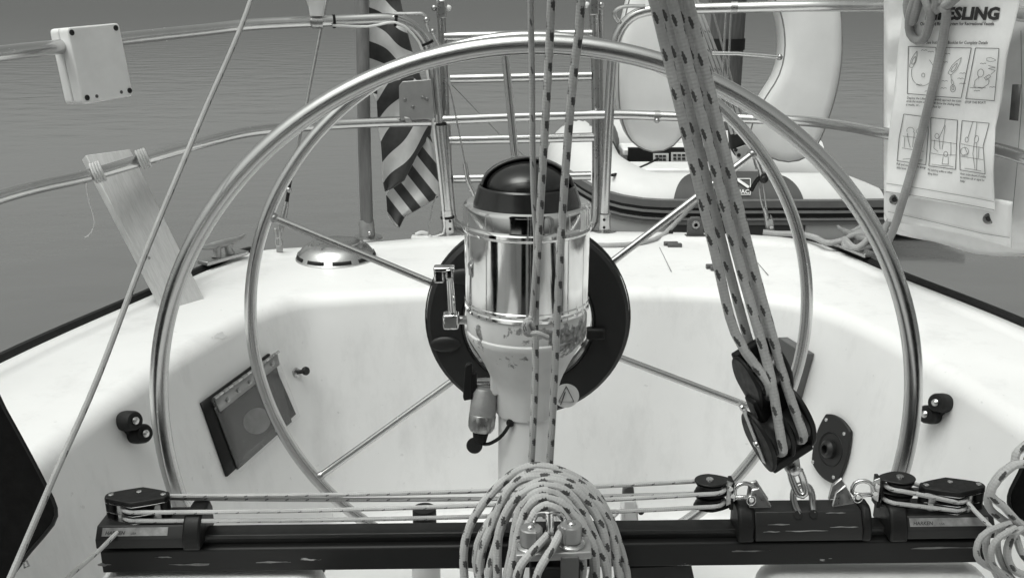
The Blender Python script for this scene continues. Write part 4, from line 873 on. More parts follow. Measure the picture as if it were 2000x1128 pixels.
br_ = thing('backstay', PZ(1503, 462, ZD), 'right backstay wire with open turnbuckle ending behind the mooring line', 'stay')
MB().tube([P(1330, -200, 2.7), P(1386, 0, 2.62), P(1430, 160, 2.58), P(1478, 330, 2.54)], .0032, 8).build('wire', MAT['wire'], br_)
for d_ in (-4, 4): MB().tube([P(1482 + d_ * .4, 340, 2.535), P(1486 + d_, 360, 2.53), P(1491 + d_, 395, 2.53), P(1496 + d_ * .4, 415, 2.53)], .0028, 8, step=.01).build('turnbuckle_bar', MAT['steel_dull'], br_)
MB().tube([P(1492, 405, 2.53), P(1499, 425, 2.53)], .005, 10).build('stud', MAT['steel_dull'], br_)
MB().slab([(1493, 418), (1498, 416), (1500, 430), (1505, 430), (1506, 419), (1511, 430), (1513, 452), (1498, 453)], 2.525, .012).build('toggle', MAT['steel_dull'], br_, bevel=.002)
MB().lathe([(.006, 0), (.005, .004)], P(1506, 444, 2.523), -Y, 14).build('clevis_pin', MAT['steel'], br_)
MB().tube([P(1467, 372, 2.53), P(1480, 350, 2.52), P(1500, 340, 2.52), P(1515, 325, 2.53)], .006, 8, step=.01).build('strap', MAT['rubber'], br_)
MB().ball(P(1492, 350, 2.51), .012, 12, (1, .7, .9)).build('tackle_eye', MAT['dark_plastic'], br_)
# backstay tackle behind the mainsheet
bt = thing('backstay_tackle', P(1450, 330, 2.50), 'slim backstay tackle of thin lines seen behind the mainsheet', 'tackle')
for i, (u0, u1) in enumerate(((1338, 1430), (1346, 1438), (1354, 1446), (1361, 1455))):
    MB().tube([P(u0 - 75, -220, 2.6), P(u0, 0, 2.55), P((u0 + u1) / 2 + 2, 130, 2.52), P(u1, 262, 2.5)], .0042, 8).build('fall', MAT['plain_line'], bt)
MB().slab([(1425, 250), (1460, 250), (1475, 285), (1478, 305), (1440, 308), (1428, 290)], 2.50, .03).build('block', MAT['dark_plastic'], bt, bevel=.004)
MB().slab([(1432, 292), (1455, 283), (1482, 288), (1480, 312), (1440, 310)], 2.49, .003).build('perforated_plate', MAT['alu'], bt, bevel=.001)
for u, v in ((1437, 293), (1443, 303), (1470, 292), (1462, 300)): MB().lathe([(.005, 0), (.005, .001)], P(u, v, 2.4895), -Y, 12).build('hole', MAT['rubber'], bt)
MB().tube([P(1474, 305, 2.5), P(1484, 330, 2.51), P(1488, 345, 2.52)], .006, 10).build('link', MAT['steel_dull'], bt)
# thin wires by the ladder
tw_ = thing('ladder_stay', P(932, 380, 2.45), 'thin wire with bent steel terminal between ladder and binnacle', 'wire')
MB().tube([P(862, 110, 2.44), P(885, 200, 2.44), P(909, 322, 2.44)], .0018, 6).build('wire', MAT['wire'], tw_)
MB().tube([P(908, 318, 2.44), P(914, 352, 2.44), P(923, 372, 2.44), P(928, 385, 2.44)], .0062, 10, step=.008).build('terminal', MAT['steel'], tw_)
MB().tube([P(918, 370, 2.44), P(932, 378, 2.44), P(936, 386, 2.44)], .0045, 8, step=.006).build('toggle', MAT['steel'], tw_)
MB().tube([P(882, 165, 2.6), P(930, 215, 2.6), P(985, 272, 2.6), P(1040, 318, 2.6)], .0011, 6).build('trailing_line', MAT['wire'], label='very thin dark line slanting down behind the ladder rungs', cat='line')
# antenna base on the left rail
an = thing('antenna_base', P(620, 40, 2.38), 'white antenna base clamped to the left top rail', 'antenna')
ac_ = P(619, 32, 2.37); MB().lathe([(.014, 0), (.016, .002), (.018, .02), (.022, .035), (.040, .050), (.045, .075), (.030, .10), (.0, .105)], ac_, Z, 32).build('housing', MAT['white_plastic'], an)
q = MB(); clampring(q, P(619, 44, 2.37), (1, .3, 0), .0145, .012); q.build('clamp', MAT['steel_dull'], an)
# ================================================================ white box on the rail
wb_ = thing('rail_box', P(185, 205, 1.9), 'square white plastic box with dark screws clamped on the left top rail', 'box')
fr = [P(131, 54, 1.83), P(233, 45, 1.935), V((0, 0, 0)), P(163, 204, 1.83)]; fr[2] = fr[1] + fr[3] - fr[0]
fn_ = (fr[1] - fr[0]).cross(fr[3] - fr[0]).normalized(); fn_ = fn_ if fn_.y > 0 else -fn_
def rnd(q, f=.07, k=4):
    o = []; n = len(q)
    for i in range(n):
        p, a, c = q[i], q[i - 1], q[(i + 1) % n]
        A, B = p.lerp(a, f), p.lerp(c, f)
        for j in range(k + 1): t = j / k; o.append(A * (1 - t) ** 2 + p * 2 * t * (1 - t) + B * t * t)
    return o
MB().prism(rnd(fr), fn_ * .026 - X * .0).build('front_shell', MAT['white_plastic'], wb_, bevel=.003, seg=3)
bk = [p + fn_ * .028 for p in fr]; MB().prism(rnd(bk), fn_ * .022).build('back_shell', MAT['white_plastic'], wb_, bevel=.003, seg=3)
def onbox(u, v):
    d = ray(u, v); o_ = V((0, 0, H)); t = (fr[0] - o_).dot(fn_) / d.dot(fn_); return o_ + d * t
for u, v in ((140, 64), (226, 55), (170, 191), (253, 177)):
    s_ = MB().lathe([(.0052, -.0005), (.0052, .0012), (.003, .0012), (.0028, .0004)], onbox(u, v), -fn_, 16).build('screw', MAT['dark_plastic'], wb_)
for u, v in ((189, 188), (237, 180)): MB().lathe([(.0034, -.0005), (.0034, .0006)], onbox(u, v), -fn_, 12).build('drain_hole', MAT['grey_plastic'], wb_)
# ================================================================ plank lashed to the lower rail
pk = thing('wooden_plank', P(345, 600, 1.88), 'bare wooden plank leaning from the lower left rail to the deck', 'plank')
b0, b1 = PZ(325, 610, ZD) + V((0, .006, .002)), PZ(398, 588, ZD) + V((0, .006, .002))
t0, t1 = P(167, 303, 1.985), P(254, 291, 2.045)
nn_ = (b1 - b0).cross(t0 - b0).normalized(); nn_ = nn_ if nn_.y > 0 else -nn_
MB().prism([b0, b1, t1, t0], nn_ * .02).build('board', MAT['wood'], pk, bevel=.0015)
for u, v in ((291, 503),): MB().lathe([(.0035, 0), (.003, .0006)], P(u, v, 1.92), -nn_, 12).build('knot', MAT['seam'], pk)
def lash(u, v, y, lab, tail=None):
    e = thing('twine_lashing', P(u, v + 12, y), lab, 'twine'); c = P(u, v, y); d = V((.86, .4, .25)).normalized(); s = Z.cross(d).normalized(); w2 = d.cross(s)
    for k in range(4):
        off = (k - 1.5) * .0052
        MB().tube([c + d * off + s * (.022 * sin(a) + .006) + w2 * (.0185 * cos(a)) for a in [2 * pi * i / 20 for i in range(20)]], .0027, 8, closed=True).build('turn', MAT['twine'], e)
    if tail: MB().tube([P(*q) for q in tail], .0012, 6, step=.006).build('tail', MAT['twine'], e)
    else:
        for k in range(4): MB().tube([c + d * .012 - w2 * .012, c + d * (.024 + .003 * k) - w2 * (.012 + .003 * (k % 2))], .0016, 6).build('frayed_end', MAT['twine'], e)
lash(191, 337, 1.902, 'pale twine lashing with a dangling tail on the plank', [(180, 350, 1.91), (169, 352, 1.91), (172, 385, 1.91), (182, 420, 1.91), (184, 440, 1.91), (176, 457, 1.91), (166, 464, 1.91)])
lash(280, 311, 1.99, 'pale twine lashing with frayed end at the right of the plank')
# ================================================================ fittings on the cockpit walls
def wallframe(u, v):
    p, n = hit(u, v); e1 = (X - n * X.dot(n)).normalized(); e2 = n.cross(e1); e2 = -e2 if e2.z < 0 else e2
    return p, n, e1, e2
def wq(u, v, off): p, n = hit(u, v); return p + n * off
# hinged acrylic door
dr = thing('acrylic_door', hit(440, 930)[0], 'smoked acrylic locker door hinged on the left cockpit wall', 'door')
def quad(cs, n, nv, off):
    g = lambda a, t: None
    def fn(a, t):
        u = (cs[0][0] * (1 - a) + cs[1][0] * a) * (1 - t) + (cs[3][0] * (1 - a) + cs[2][0] * a) * t
        v = (cs[0][1] * (1 - a) + cs[1][1] * a) * (1 - t) + (cs[3][1] * (1 - a) + cs[2][1] * a) * t
        return wq(u, v, off)
    b = MB(); b.grid(fn, n, nv); return b
quad([(389, 787), (522, 690), (574, 808), (439, 930)], 6, 6, .0035).build('opening', MAT['black'], dr, solid=.005)
quad([(403, 780), (529, 689), (577, 812), (458, 922)], 6, 6, .0125).build('clear_pane', MAT['clear'], dr, solid=.004)
quad([(411, 797), (531, 708), (563, 823), (456, 917)], 6, 6, .0085).build('tinted_pane', MAT['perspex'], dr, solid=.003)
b = MB(); q = [wq(493 + 26 * cos(a) + 8 * sin(a), 822 + 24 * sin(a) - 10 * cos(a), .0108) for a in [2 * pi * k / 28 for k in range(28)]]; b.add(q, [tuple(range(28))]); b.build('pale_mark', MAT['grey_mark'], dr)  # flat pale grey oval on the tinted pane
quad([(404, 781), (529, 690), (534, 712), (415, 805)], 8, 2, .0165).build('hinge_leaf', MAT['plate'], dr, solid=.002)
for k in range(14):
    a = k / 13.5; u0, v0 = 402 + 126 * a, 781 - 91 * a; u1, v1 = u0 + 126 / 15, v0 - 91 / 15
    MB().tube([wq(u0, v0 - 1, .0175), wq(u1, v1 - 1, .0175)], .0030 if k % 2 else .0034, 8).build('hinge_knuckle', MAT['steel'] if k % 2 else MAT['steel_dull'], dr)
for u, v in ((428, 782), (450, 763), (473, 746), (495, 728), (518, 711)):
    p, n = hit(u, v); MB().lathe([(.0052, 0), (.005, .003), (.003, .005), (0, .0055)], p + n * .0175, n, 14).build('bolt', MAT['steel_dull'], dr)
# knob
p, n = hit(578, 727); kb = thing('pull_knob', p, 'small dark pull knob on the cockpit wall right of the acrylic door', 'knob')
MB().lathe([(.010, .0), (.009, .004), (.006, .005)], p + n * .001, n, 18).build('escutcheon', MAT['steel_dull'], kb)
MB().lathe([(.0045, .004), (.0045, .022), (.0085, .024), (.0095, .028), (.008, .032)], p, (n + V((.5, 0, .25))).normalized(), 20).build('stem', MAT['dark_plastic'], kb)
# side cam cleats
def sidecam(u, v, du, dv, label):
    e = thing('side_cam_cleat', hit(u, v)[0], label, 'cleat'); p, n = hit(u, v)
    q0, q1 = hit(u - du, v - dv)[0], hit(u + du, v + dv)[0]; d = (q1 - q0).normalized(); d = (d - n * d.dot(n)).normalized(); s = n.cross(d)
    o = []
    for k in range(28):
        a = 2 * pi * k / 28; o.append(p + n * .001 + d * (.020 * cos(a) + (.012 if cos(a) > 0 else -.012)) * .9 + s * (.0145 * sin(a)))
    MB().prism(o, n * .010).build('base', MAT['rubber'], e, bevel=.002)
    for c in (p - d * .0165, p + d * .0165):
        n2 = (n + V((0, -.55, .15))).normalized()
        m = MB().lathe([(.0162, .006), (.0166, .014), (.0156, .032), (.0130, .037), (.008, .0375), (.007, .036)], c, n2, 24).build('cam', MAT['rubber'], e, ang=30)
        MB().lathe([(.0065, .0365), (.006, .039), (.002, .0415), (0, .042)], c, n2, 16).build('cam_bolt', MAT['steel'], m)
sidecam(250, 834, 13, 16, 'black double cam cleat on the left cockpit wall')
sidecam(1838, 798, 13, -14, 'black double cam cleat on the right cockpit wall')
# bilge pump socket
p, n = hit(1631, 877); pu = thing('pump_socket', p, 'black diamond shaped pump plate on the right cockpit wall', 'socket')
c_ = [wq(u, v, .0) for u, v in ((1620, 808), (1668, 842), (1640, 945), (1592, 902))]
o = []
for i in range(4):
    A, B = c_[i], c_[(i + 1) % 4]; mid = (A + B) / 2; out = (mid - p).normalized()
    for k in range(8):
        t = k / 8; o.append(A.lerp(B, t) + out * (.010 * 4 * t * (1 - t)) + n * .002)
MB().prism(rnd(o, .25, 2) if False else o, n * .008).build('plate', MAT['dark_plastic'], pu, bevel=.002)
e1_ = (hit(1645, 870)[0] - p).normalized()
MB().lathe([(.036, .0105), (.034, .013), (.030, .0108)], p, n, 40, cap=False).build('rim', MAT['rubber'], pu)
MB().lathe([(.0305, .0102), (.0305, .0106)], p, n, 36).build('boot', MAT['rubber'], pu)
MB().lathe([(.018, .0105), (.018, .020), (.012, .026), (.0085, .026), (.0085, .014)], p + n * .001, n, 32).build('boss', MAT['dark_plastic'], pu)
for u, v in ((1621, 816), (1659, 845), (1637, 935), (1593, 903)):
    MB().lathe([(.0042, 0), (.0035, .0015), (.002, .001)], wq(u, v, .0102).lerp(p + n * .0102, .06), n, 14).build('screw', MAT['steel'], pu)
# grey box on the wall behind the block
p, n = hit(1560, 725); gb = thing('instrument_box', p, 'grey rectangular box on the cockpit wall behind the mainsheet block', 'box')
q = [wq(u, v, .001) for u, v in ((1538, 657), (1592, 690), (1562, 798), (1518, 768))]
MB().prism(q, n * .032).build('case', MAT['grey_plastic'], gb, bevel=.002)
MB().box(wq(1538, 733, .034), .005, .004, .006).build('latch_lug', MAT['steel'], gb, bevel=.001)
# winch tops and pump behind the traveller
wn_ = thing('winch_drum', P(829, 1030, 1.2), 'small black drum just behind the traveller beam left of the coil', 'winch')
MB().lathe([(.016, -.06), (.0165, .0), (.0165, .006), (.0155, .010), (.0, .0105)], P(829, 1004, 1.2), Z, 28).build('drum', MAT['rubber'], wn_)
MB().lathe([(.022, -.30), (.02, -.06)], P(829, 1004, 1.2), Z, 20).build('pillar', MAT['gel2'], wn_)
pm = thing('bilge_pump', P(1232, 1015, 1.25), 'grey and white hand pump standing behind the traveller beam right of the coil', 'pump')
MB().slab([(1217, 960), (1220, 952), (1230, 948), (1238, 952), (1240, 975), (1216, 975)], 1.25, .012).build('grip', MAT['grey_plastic'], pm, bevel=.002)
MB().slab([(1215, 975), (1240, 975), (1246, 990), (1250, 1060), (1214, 1060)], 1.245, .022).build('body', MAT['white_plastic'], pm, bevel=.004)
MB().ball(P(1252, 998, 1.245), .005, 10).build('screw', MAT['rubber'], pm)
MB().box(V((P(1232, 1060, 1.25).x, 1.256, (P(1232, 1060, 1.25).z + ZS) / 2)), .01, .008, (P(1232, 1060, 1.25).z - ZS) / 2).build('post', MAT['white_plastic'], pm)
MB().tube([P(1190, 1015, 1.24), P(1204, 1000, 1.24), P(1213, 992, 1.24)], .004, 8).build('lever', MAT['white_plastic'], pm)
kb_ = thing('beam_bracket', P(1280, 1180, 1.10), 'dark grey bracket carrying the traveller beam beside the coil', 'bracket')
MB().slab([(1205, 1106), (1350, 1100), (1365, 1170), (1380, 1400), (1190, 1400)], 1.085, .025).build('plate', MAT['dark_plastic'], kb_, bevel=.003)
# ================================================================ horseshoe buoy
hb = thing('horseshoe_buoy', P(1430, 318, 2.64), 'white vinyl horseshoe buoy hung behind the right stern rail', 'lifebuoy')
ho = [(1255, -90), (1222, 20), (1209, 90), (1206, 160), (1211, 225), (1232, 276), (1274, 298), (1316, 286), (1342, 250), (1350, 210), (1342, 150), (1336, 90), (1345, 20), (1385, -35), (1440, -55), (1490, -30), (1522, 25), (1531, 90), (1520, 145), (1490, 195), (1468, 240), (1463, 270), (1472, 292), (1500, 308), (1540, 318), (1580, 306), (1605, 270), (1630, 200), (1644, 130), (1646, 60), (1640, 0), (1615, -90), (1560, -160), (1430, -190), (1310, -160)]
hy = 2.575; hp = catmull([P(u, v, hy) for u, v in ho], .02, True)
def puff(pts, th):
    n = len(pts); b = MB(); ctr = sum(pts, V((0, 0, 0))) / n; nrm = []
    for i in range(n):
        t = (pts[(i + 1) % n] - pts[i - 1]).normalized(); nrm.append(V((t.z, 0, -t.x)))
    area = sum(pts[i].x * pts[(i + 1) % n].z - pts[(i + 1) % n].x * pts[i].z for i in range(n))
    sg = -1 if area > 0 else 1
    rings = [(0.0, th * .5 - .012), (.003, .006), (.012, -.004), (.026, -.010)]
    vs = []
    for ins, yy in ((.030, -.016), (.016, -.012), (.005, -.004), (0, .006), (0, th - .006), (.005, th + .004), (.016, th + .012), (.030, th + .016)):
        vs += [pts[i] + nrm[i] * sg * ins + V((0, yy, 0)) for i in range(n)]
    k = 8; fs = [(r * n + i, (r + 1) * n + i, (r + 1) * n + (i + 1) % n, r * n + (i + 1) % n) for r in range(k - 1) for i in range(n)]
    fs += [tuple(range(n)), tuple((k - 1) * n + i for i in range(n - 1, -1, -1))]
    b.add(vs, fs); return b, [pts[i] + nrm[i] * sg * .003 + V((0, -.001, 0)) for i in range(n)]
b, pp = puff(hp, .07); b.build('buoy_cover', MAT['cream_vinyl'], hb, ang=50)
MB().tube(pp, .0022, 6, closed=True).build('piping', MAT['seam'], hb)
hk = thing('buoy_bracket', P(1455, 110, 2.5), 'stainless wire bracket holding the horseshoe buoy on the top rail', 'bracket')
MB().tube([P(1390, 104, 2.49), P(1440, 105, 2.49), P(1522, 112, 2.49)], .0052, 10).build('cross_bar', MAT['steel'], hk)
for u in (1418, 1428): MB().tube([P(u + 1, 14, 2.49), P(u - 2, 60, 2.49), P(u - 6, 150, 2.49), P(u - 10, 215, 2.5)], .0028, 8).build('upright', MAT['steel'], hk)
MB().ball(P(1523, 112, 2.49), .008, 10).build('end_cap', MAT['steel_dull'], hk)
q = MB(); clampring(q, P(1434, 15, 2.465), (1, -.2, 0), .0145, .008); q.build('clamp', MAT['steel_dull'], hk)
# mooring pile far behind
ple = thing('mooring_pile', (P(1418, 100, 6.4).x, 6.4, -.5), 'dark grey mooring pile with a black band seen through the horseshoe', 'pile')
xp = P(1418, 100, 6.4).x; MB().lathe([(.112, -.5), (.108, 1.0), (.106, 2.6)], (xp, 6.4, 0), Z, 24).build('post', MAT['pile'], ple)
MB().lathe([(.116, P(1418, 97, 6.4).z), (.116, P(1418, 75, 6.4).z)], (xp, 6.4, 0), Z, 24).build('rubber_band', MAT['rubber'], ple)
# ================================================================ inflatable dinghy astern
dg = thing('inflatable_dinghy', (1.6, 5.2, 0), 'white inflatable dinghy with dark grey patch floating close astern', 'dinghy')
ty = 4.95; R1 = .205
def zt(v): return P(1400, v, ty).z
zc = zt(340) - R1 * .98; xL, xR = P(1135, 400, ty).x, P(1600, 400, ty).x
tubep = [V((xL + .60, 6.12, zc + .12)), V((xL + .18, 6.10, zc + .16)), V((xL + .08, 5.94, zc + .16)), V((xL + .05, 5.56, zc + .15)), V((xL + .10, 5.20, zc + .09)), V((xL + .30, 4.99, zc + .01)), V((xL + .55, ty, zc)), V((xL + .95, ty, zc)), V((xR, ty, zc)), V((xR + .16, ty + .01, zc)), V((xR + .30, ty + .02, zc))]
b = MB(); b.tube(tubep, lambda t: R1 * (1.0 if t < .93 else max(.3, 1 - 8 * (t - .93) ** 1.15)), 36, step=.05); b.build('near_tube', MAT['hypalon'], dg)
b = MB(); b.tube([V((xL + .6, 6.12, zc + .10)), V((1.5, 6.14, zc + .04)), V((1.92, 6.12, zc))], R1, 24, step=.1); b.build('far_tube', MAT['hypalon'], dg)
b = MB(); b.tube([tubep[1], tubep[2], tubep[3].lerp(tubep[2], .25)], R1 * 1.012, 32, step=.04, caps=False); b.build('bow_patch', MAT['strake'], dg)
# dark patch wrapped on the near tube
pu0, pu1 = P(1312, 390, ty - R1).x, P(1577, 390, ty - R1).x
def patch(a, t):
    g = radians(-75 + 175 * t); v_ = 2 * t - 1
    hw = (pu1 - pu0) / 2 * (max(0, 1 - abs((t - .36) / .66) ** 2.6)) ** .5
    xx = (pu0 + pu1) / 2 + hw * (2 * a - 1)
    return V((xx, ty - (R1 + .008) * cos(g), zc + (R1 + .008) * sin(g)))
b = MB(); b.grid(patch, 24, 30); b.build('grey_patch', MAT['hypalon_grey'], dg)
# rubbing strake: ribs along the tube
def strake(z, t, d, mat):
    pts = [V((p.x, p.y, 0)) for p in catmull(tubep[4:], .06)]
    m = len(pts); vs = []
    for i in range(m):
        tg = (pts[min(i + 1, m - 1)] - pts[max(i - 1, 0)]).normalized(); n = V((tg.y, -tg.x, 0)); dz = catmull(tubep[4:], .06)[i].z
        q = V((pts[i].x, pts[i].y, dz)); r_ = R1 * .985
        vs += [q + n * r_ + Z * (z - t), q + n * (r_ + d) + Z * (z - t * .8), q + n * (r_ + d) + Z * (z + t * .8), q + n * r_ + Z * (z + t)]
    fs = [(i * 4 + j, (i + 1) * 4 + j, (i + 1) * 4 + j + 1, i * 4 + j + 1) for i in range(m - 1) for j in range(3)] + [(0, 1, 2, 3), tuple((m - 1) * 4 + j for j in (3, 2, 1, 0))]
    MB().add(vs, fs).build('rubbing_strake', mat, dg)
z0_ = zt(396) - zc
for i, (vv, tt, dd, mm) in enumerate(((399, .022, .022, 'strake'), (409.5, .009, .020, 'rubber'), (414, .007, .028, 'plate'), (421, .012, .020, 'rubber'), (428, .006, .028, 'plate'), (435, .014, .022, 'strake'))):
    strake(P(1400, vv, ty - R1 - .02).z - zc, tt, dd, MAT[mm])
# floor, seats, boxes inside
MB().box(((xL + xR) / 2 + .5, 5.55, zc - .10), 1.0, .42, .02).build('floor', MAT['hypalon_grey'], dg)
for (u0, u1, v0, y0, dep) in ((1212, 1420, 292, 5.75, .12), (1228, 1420, 330, 5.30, .12)):
    a_, c_2 = P(u0, v0, y0), P(u1, v0, y0); MB().box((a_ + c_2) / 2, (c_2.x - a_.x) / 2, dep, .022).build('seat_board', MAT['white_plastic'], dg, bevel=.01)
    MB().box(V(((a_.x + .08), y0, a_.z - .05)), .03, .08, .03).build('seat_lug', MAT['hypalon'], dg, bevel=.005)
a_, c_2 = P(1226, 312, 5.62), P(1420, 312, 5.62); MB().box((a_ + c_2) / 2, (c_2.x - a_.x) / 2, .02, .07).build('transom_board', MAT['rubber'], dg)
for (u0, u1, v0, v1) in ((1276, 1306, 300, 316), (1311, 1345, 298, 315)):
    pl_ = MB(); pl_.slab([(u0, v0), (u1, v0), (u1, v1), (u0, v1)], 5.59, .01); po = pl_.build('plate', MAT['pale_ink'], dg)
    for k in range(6):
        uu = u0 + 4 + (k % 3) * (u1 - u0 - 8) / 3; vv = v0 + 3 + (k // 3) * 7
        MB().slab([(uu, vv), (uu + 6, vv), (uu + 6, vv + 4), (uu, vv + 4)], 5.585, .004).build('plate_mark', MAT['ink'], po)
MB().tube([P(1195, 342, 4.9), P(1230, 335, 5.1), P(1262, 322, 5.3), P(1285, 310, 5.5)], .008, 6, step=.03).build('lifeline', MAT['rubber'], dg)
# badge with lettering on the patch
def onpatch(u, v):
    d = ray(u, v); lo, hi = 4.0, 5.0; best = None
    for k in range(400):
        y = 4.5 + .5 * k / 400; q = P(u, v, y)
        if (q.y - ty) ** 2 + (q.z - zc) ** 2 <= (R1 + .012) ** 2: return q
    return P(u, v, ty - R1)
def ribbon(b, pts, w_, mp, closed=False):
    if closed: pts = list(pts) + [pts[0]]
    fine = [pts[0]]
    for (x0, y0), (x1, y1) in zip(pts[:-1], pts[1:]):
        k = max(1, int(math.hypot(x1 - x0, y1 - y0) / 6)); fine += [(x0 + (x1 - x0) * j / k, y0 + (y1 - y0) * j / k) for j in range(1, k + 1)]
    pts = fine; n = len(pts)
    for i in range(n - 1):
        (x0, y0), (x1, y1) = pts[i], pts[(i + 1) % n]; dx, dy = x1 - x0, y1 - y0; L_ = math.hypot(dx, dy) or 1; nx, ny = -dy / L_ * w_ / 2, dx / L_ * w_ / 2
        b.add([mp(x0 + nx, y0 + ny), mp(x1 + nx, y1 + ny), mp(x1 - nx, y1 - ny), mp(x0 - nx, y0 - ny)], [(0, 1, 2, 3)])
    return b
MB().add([onpatch(u, v) for u, v in ((1414, 350), (1464, 350), (1464, 379), (1414, 379))], [(0, 1, 2, 3)]).build('badge', MAT['hypalon_grey'], dg)
b = MB(); op2 = lambda u, v: onpatch(u, v) + V((0, -.006, .002)); ribbon(b, [(1413, 349), (1465, 349), (1465, 380), (1413, 380)], 1.4, op2, True); b.build('badge_frame', MAT['pale_ink'], dg)
b = MB(); ribbon(b, [(1418, 360), (1440, 351), (1462, 366)], 5.0, op2); b.build('badge_emblem', MAT['pale_ink'], dg)
tw0 = text_w('ZODIAC', bold=.02); text_obj('ZODIAC', 'badge_lettering', MAT['pale_ink'], dg, lambda a, c: op2(1417 + a * 46 / tw0, 378 - c * 11), bold=.02)
# ================================================================ printed rescue bag on the right rail
def yf(u, v): return 2.02 - .00115 * (u - 1730) + .006 * sin(v / 31.0 + u / 60.) + .004 * sin(u / 23. + v / 90.)
bag = thing('rescue_bag', P(1840, 490, 2.05), 'white printed rescue bag hanging over the right stern rail', 'bag')
FR = [(1772, -60, 1999, -60), (1765, 15, 1988, 20), (1754, 100, 1966, 112), (1747, 180, 1957, 190), (1739, 240, 1944, 250), (1732, 310, 1940, 335), (1728, 376, 1943, 412)]
def flap(a, t):
    n = len(FR); k = min(int(t * (n - 1)), n - 2); f = t * (n - 1) - k; f = f * .6 + .4 * f * f * (3 - 2 * f)
    l = [FR[k][i] + (FR[k + 1][i] - FR[k][i]) * f for i in range(4)]; u, v = l[0] + (l[2] - l[0]) * a, l[1] + (l[3] - l[1]) * a
    return P(u, v, yf(u, v))
b = MB(); b.grid(flap, 44, 80); b.build('flap', MAT['canvas'], bag, solid=.0015)
fm = lambda u, v: P(u, v, yf(u, v) - .0030)
fm2 = lambda u, v: P(u, v, yf(u, v) - .0032)
b = MB(); ribbon(b, [(1731, 358), (1780, 365), (1838, 375), (1890, 384), (1941, 394)], 1.0, fm); ribbon(b, [(1730, 374), (1780, 381), (1838, 391), (1890, 400), (1942, 410)], 1.2, fm); b.build('hem_stitching', MAT['seam'], bag)
def put(body, u0, u1, v, h, slope=0.0, shear=0.0, bold=0.0, sheared_fit=None):
    w_ = text_w(body, shear, bold); s_ = (u1 - u0) / w_
    return text_obj(body, 'lettering', MAT['ink'], bag, lambda a, c: fm2(u0 + a * s_, v + a * s_ * slope - c * h), shear=shear, bold=bold)
put('LIFESLING', 1806, 1953, 38, 33, .0, .18, .05)
put('Overboard Rescue System for Recreational Vessels', 1797, 1941, 50, 9.0, -.005, 0, .022)
put('See Instruction Booklet for Complete Details', 1809, 1929, 86, 9.0, .005, .2, .01)
for i, s_ in enumerate(('Deploy the Lifesling and', 'circle the victim until contact', 'is made, or...')): put(s_, 1771 - i, (1824, 1826, 1797)[i], 193 + 6.6 * i, 6.0, .05, .12, .012)
for i, s_ in enumerate(('Carefully approach the victim', 'and throw the Lifesling when', 'close by')): put(s_, 1822 - i, (1877, 1875, 1837)[i], 196 + 7 * i, 6.4, .07, .12, .012)
put('STOP THE BOAT!', 1884, 1925, 202, 6.6, .02, .12, .012)
for i, s_ in enumerate(('Pull and secure victim along-', 'side boat')): put(s_, 1751, (1808, 1770)[i], 322 + 7 * i, 6.4, .13, .0, .012)
for i, s_ in enumerate(('Fit hoisting tackle or other', 'lifting device')): put(s_, 1812, (1860, 1831)[i], 333 + 7.4 * i, 6.4, .13, .0, .012)
for i, s_ in enumerate(('Hoist victim aboard. If unable', 'to retrieve call or signal for', 'help')): put(s_, 1875, (1925, 1923, 1884)[i], 341 + 7 * i, 6.2, .13, .0, .012)
b = MB()
for q in ([(1774, 91), (1828, 93), (1822, 187), (1772, 183)], [(1833, 93), (1897, 94), (1877, 192), (1823, 188)], [(1905, 94), (1951, 95), (1942, 197), (1886, 193)], [(1765, 223), (1812, 229), (1813, 260), (1808, 322), (1752, 314), (1756, 270)], [(1818, 230), (1870, 235), (1868, 285), (1866, 331), (1814, 324), (1818, 280)], [(1879, 236), (1932, 241), (1920, 285), (1924, 340), (1875, 332), (1874, 285)]): b = MB(); ribbon(b, q, 1.1, fm, True); b.build('picture_frame', MAT['ink'], bag)
def ell(cx, cy, rx, ry, rot=0, a0=0, a1=360, n=18):
    o = []
    for k in range(n + 1):
        a = radians(a0 + (a1 - a0) * k / n); x, y = rx * cos(a), ry * sin(a); o.append((cx + x * cos(rot) - y * sin(rot), cy + x * sin(rot) + y * cos(rot)))
    return o
def boat_ic(cx, cy, L_, w_, rot):
    o = [(-L_, -w_ * .6), (-L_ * .2, -w_), (L_ * .5, -w_ * .6), (L_, 0), (L_ * .5, w_ * .6), (-L_ * .2, w_), (-L_, w_ * .6), (-L_, -w_ * .6)]
    return [(cx + x * cos(rot) - y * sin(rot), cy + x * sin(rot) + y * cos(rot)) for x, y in o]
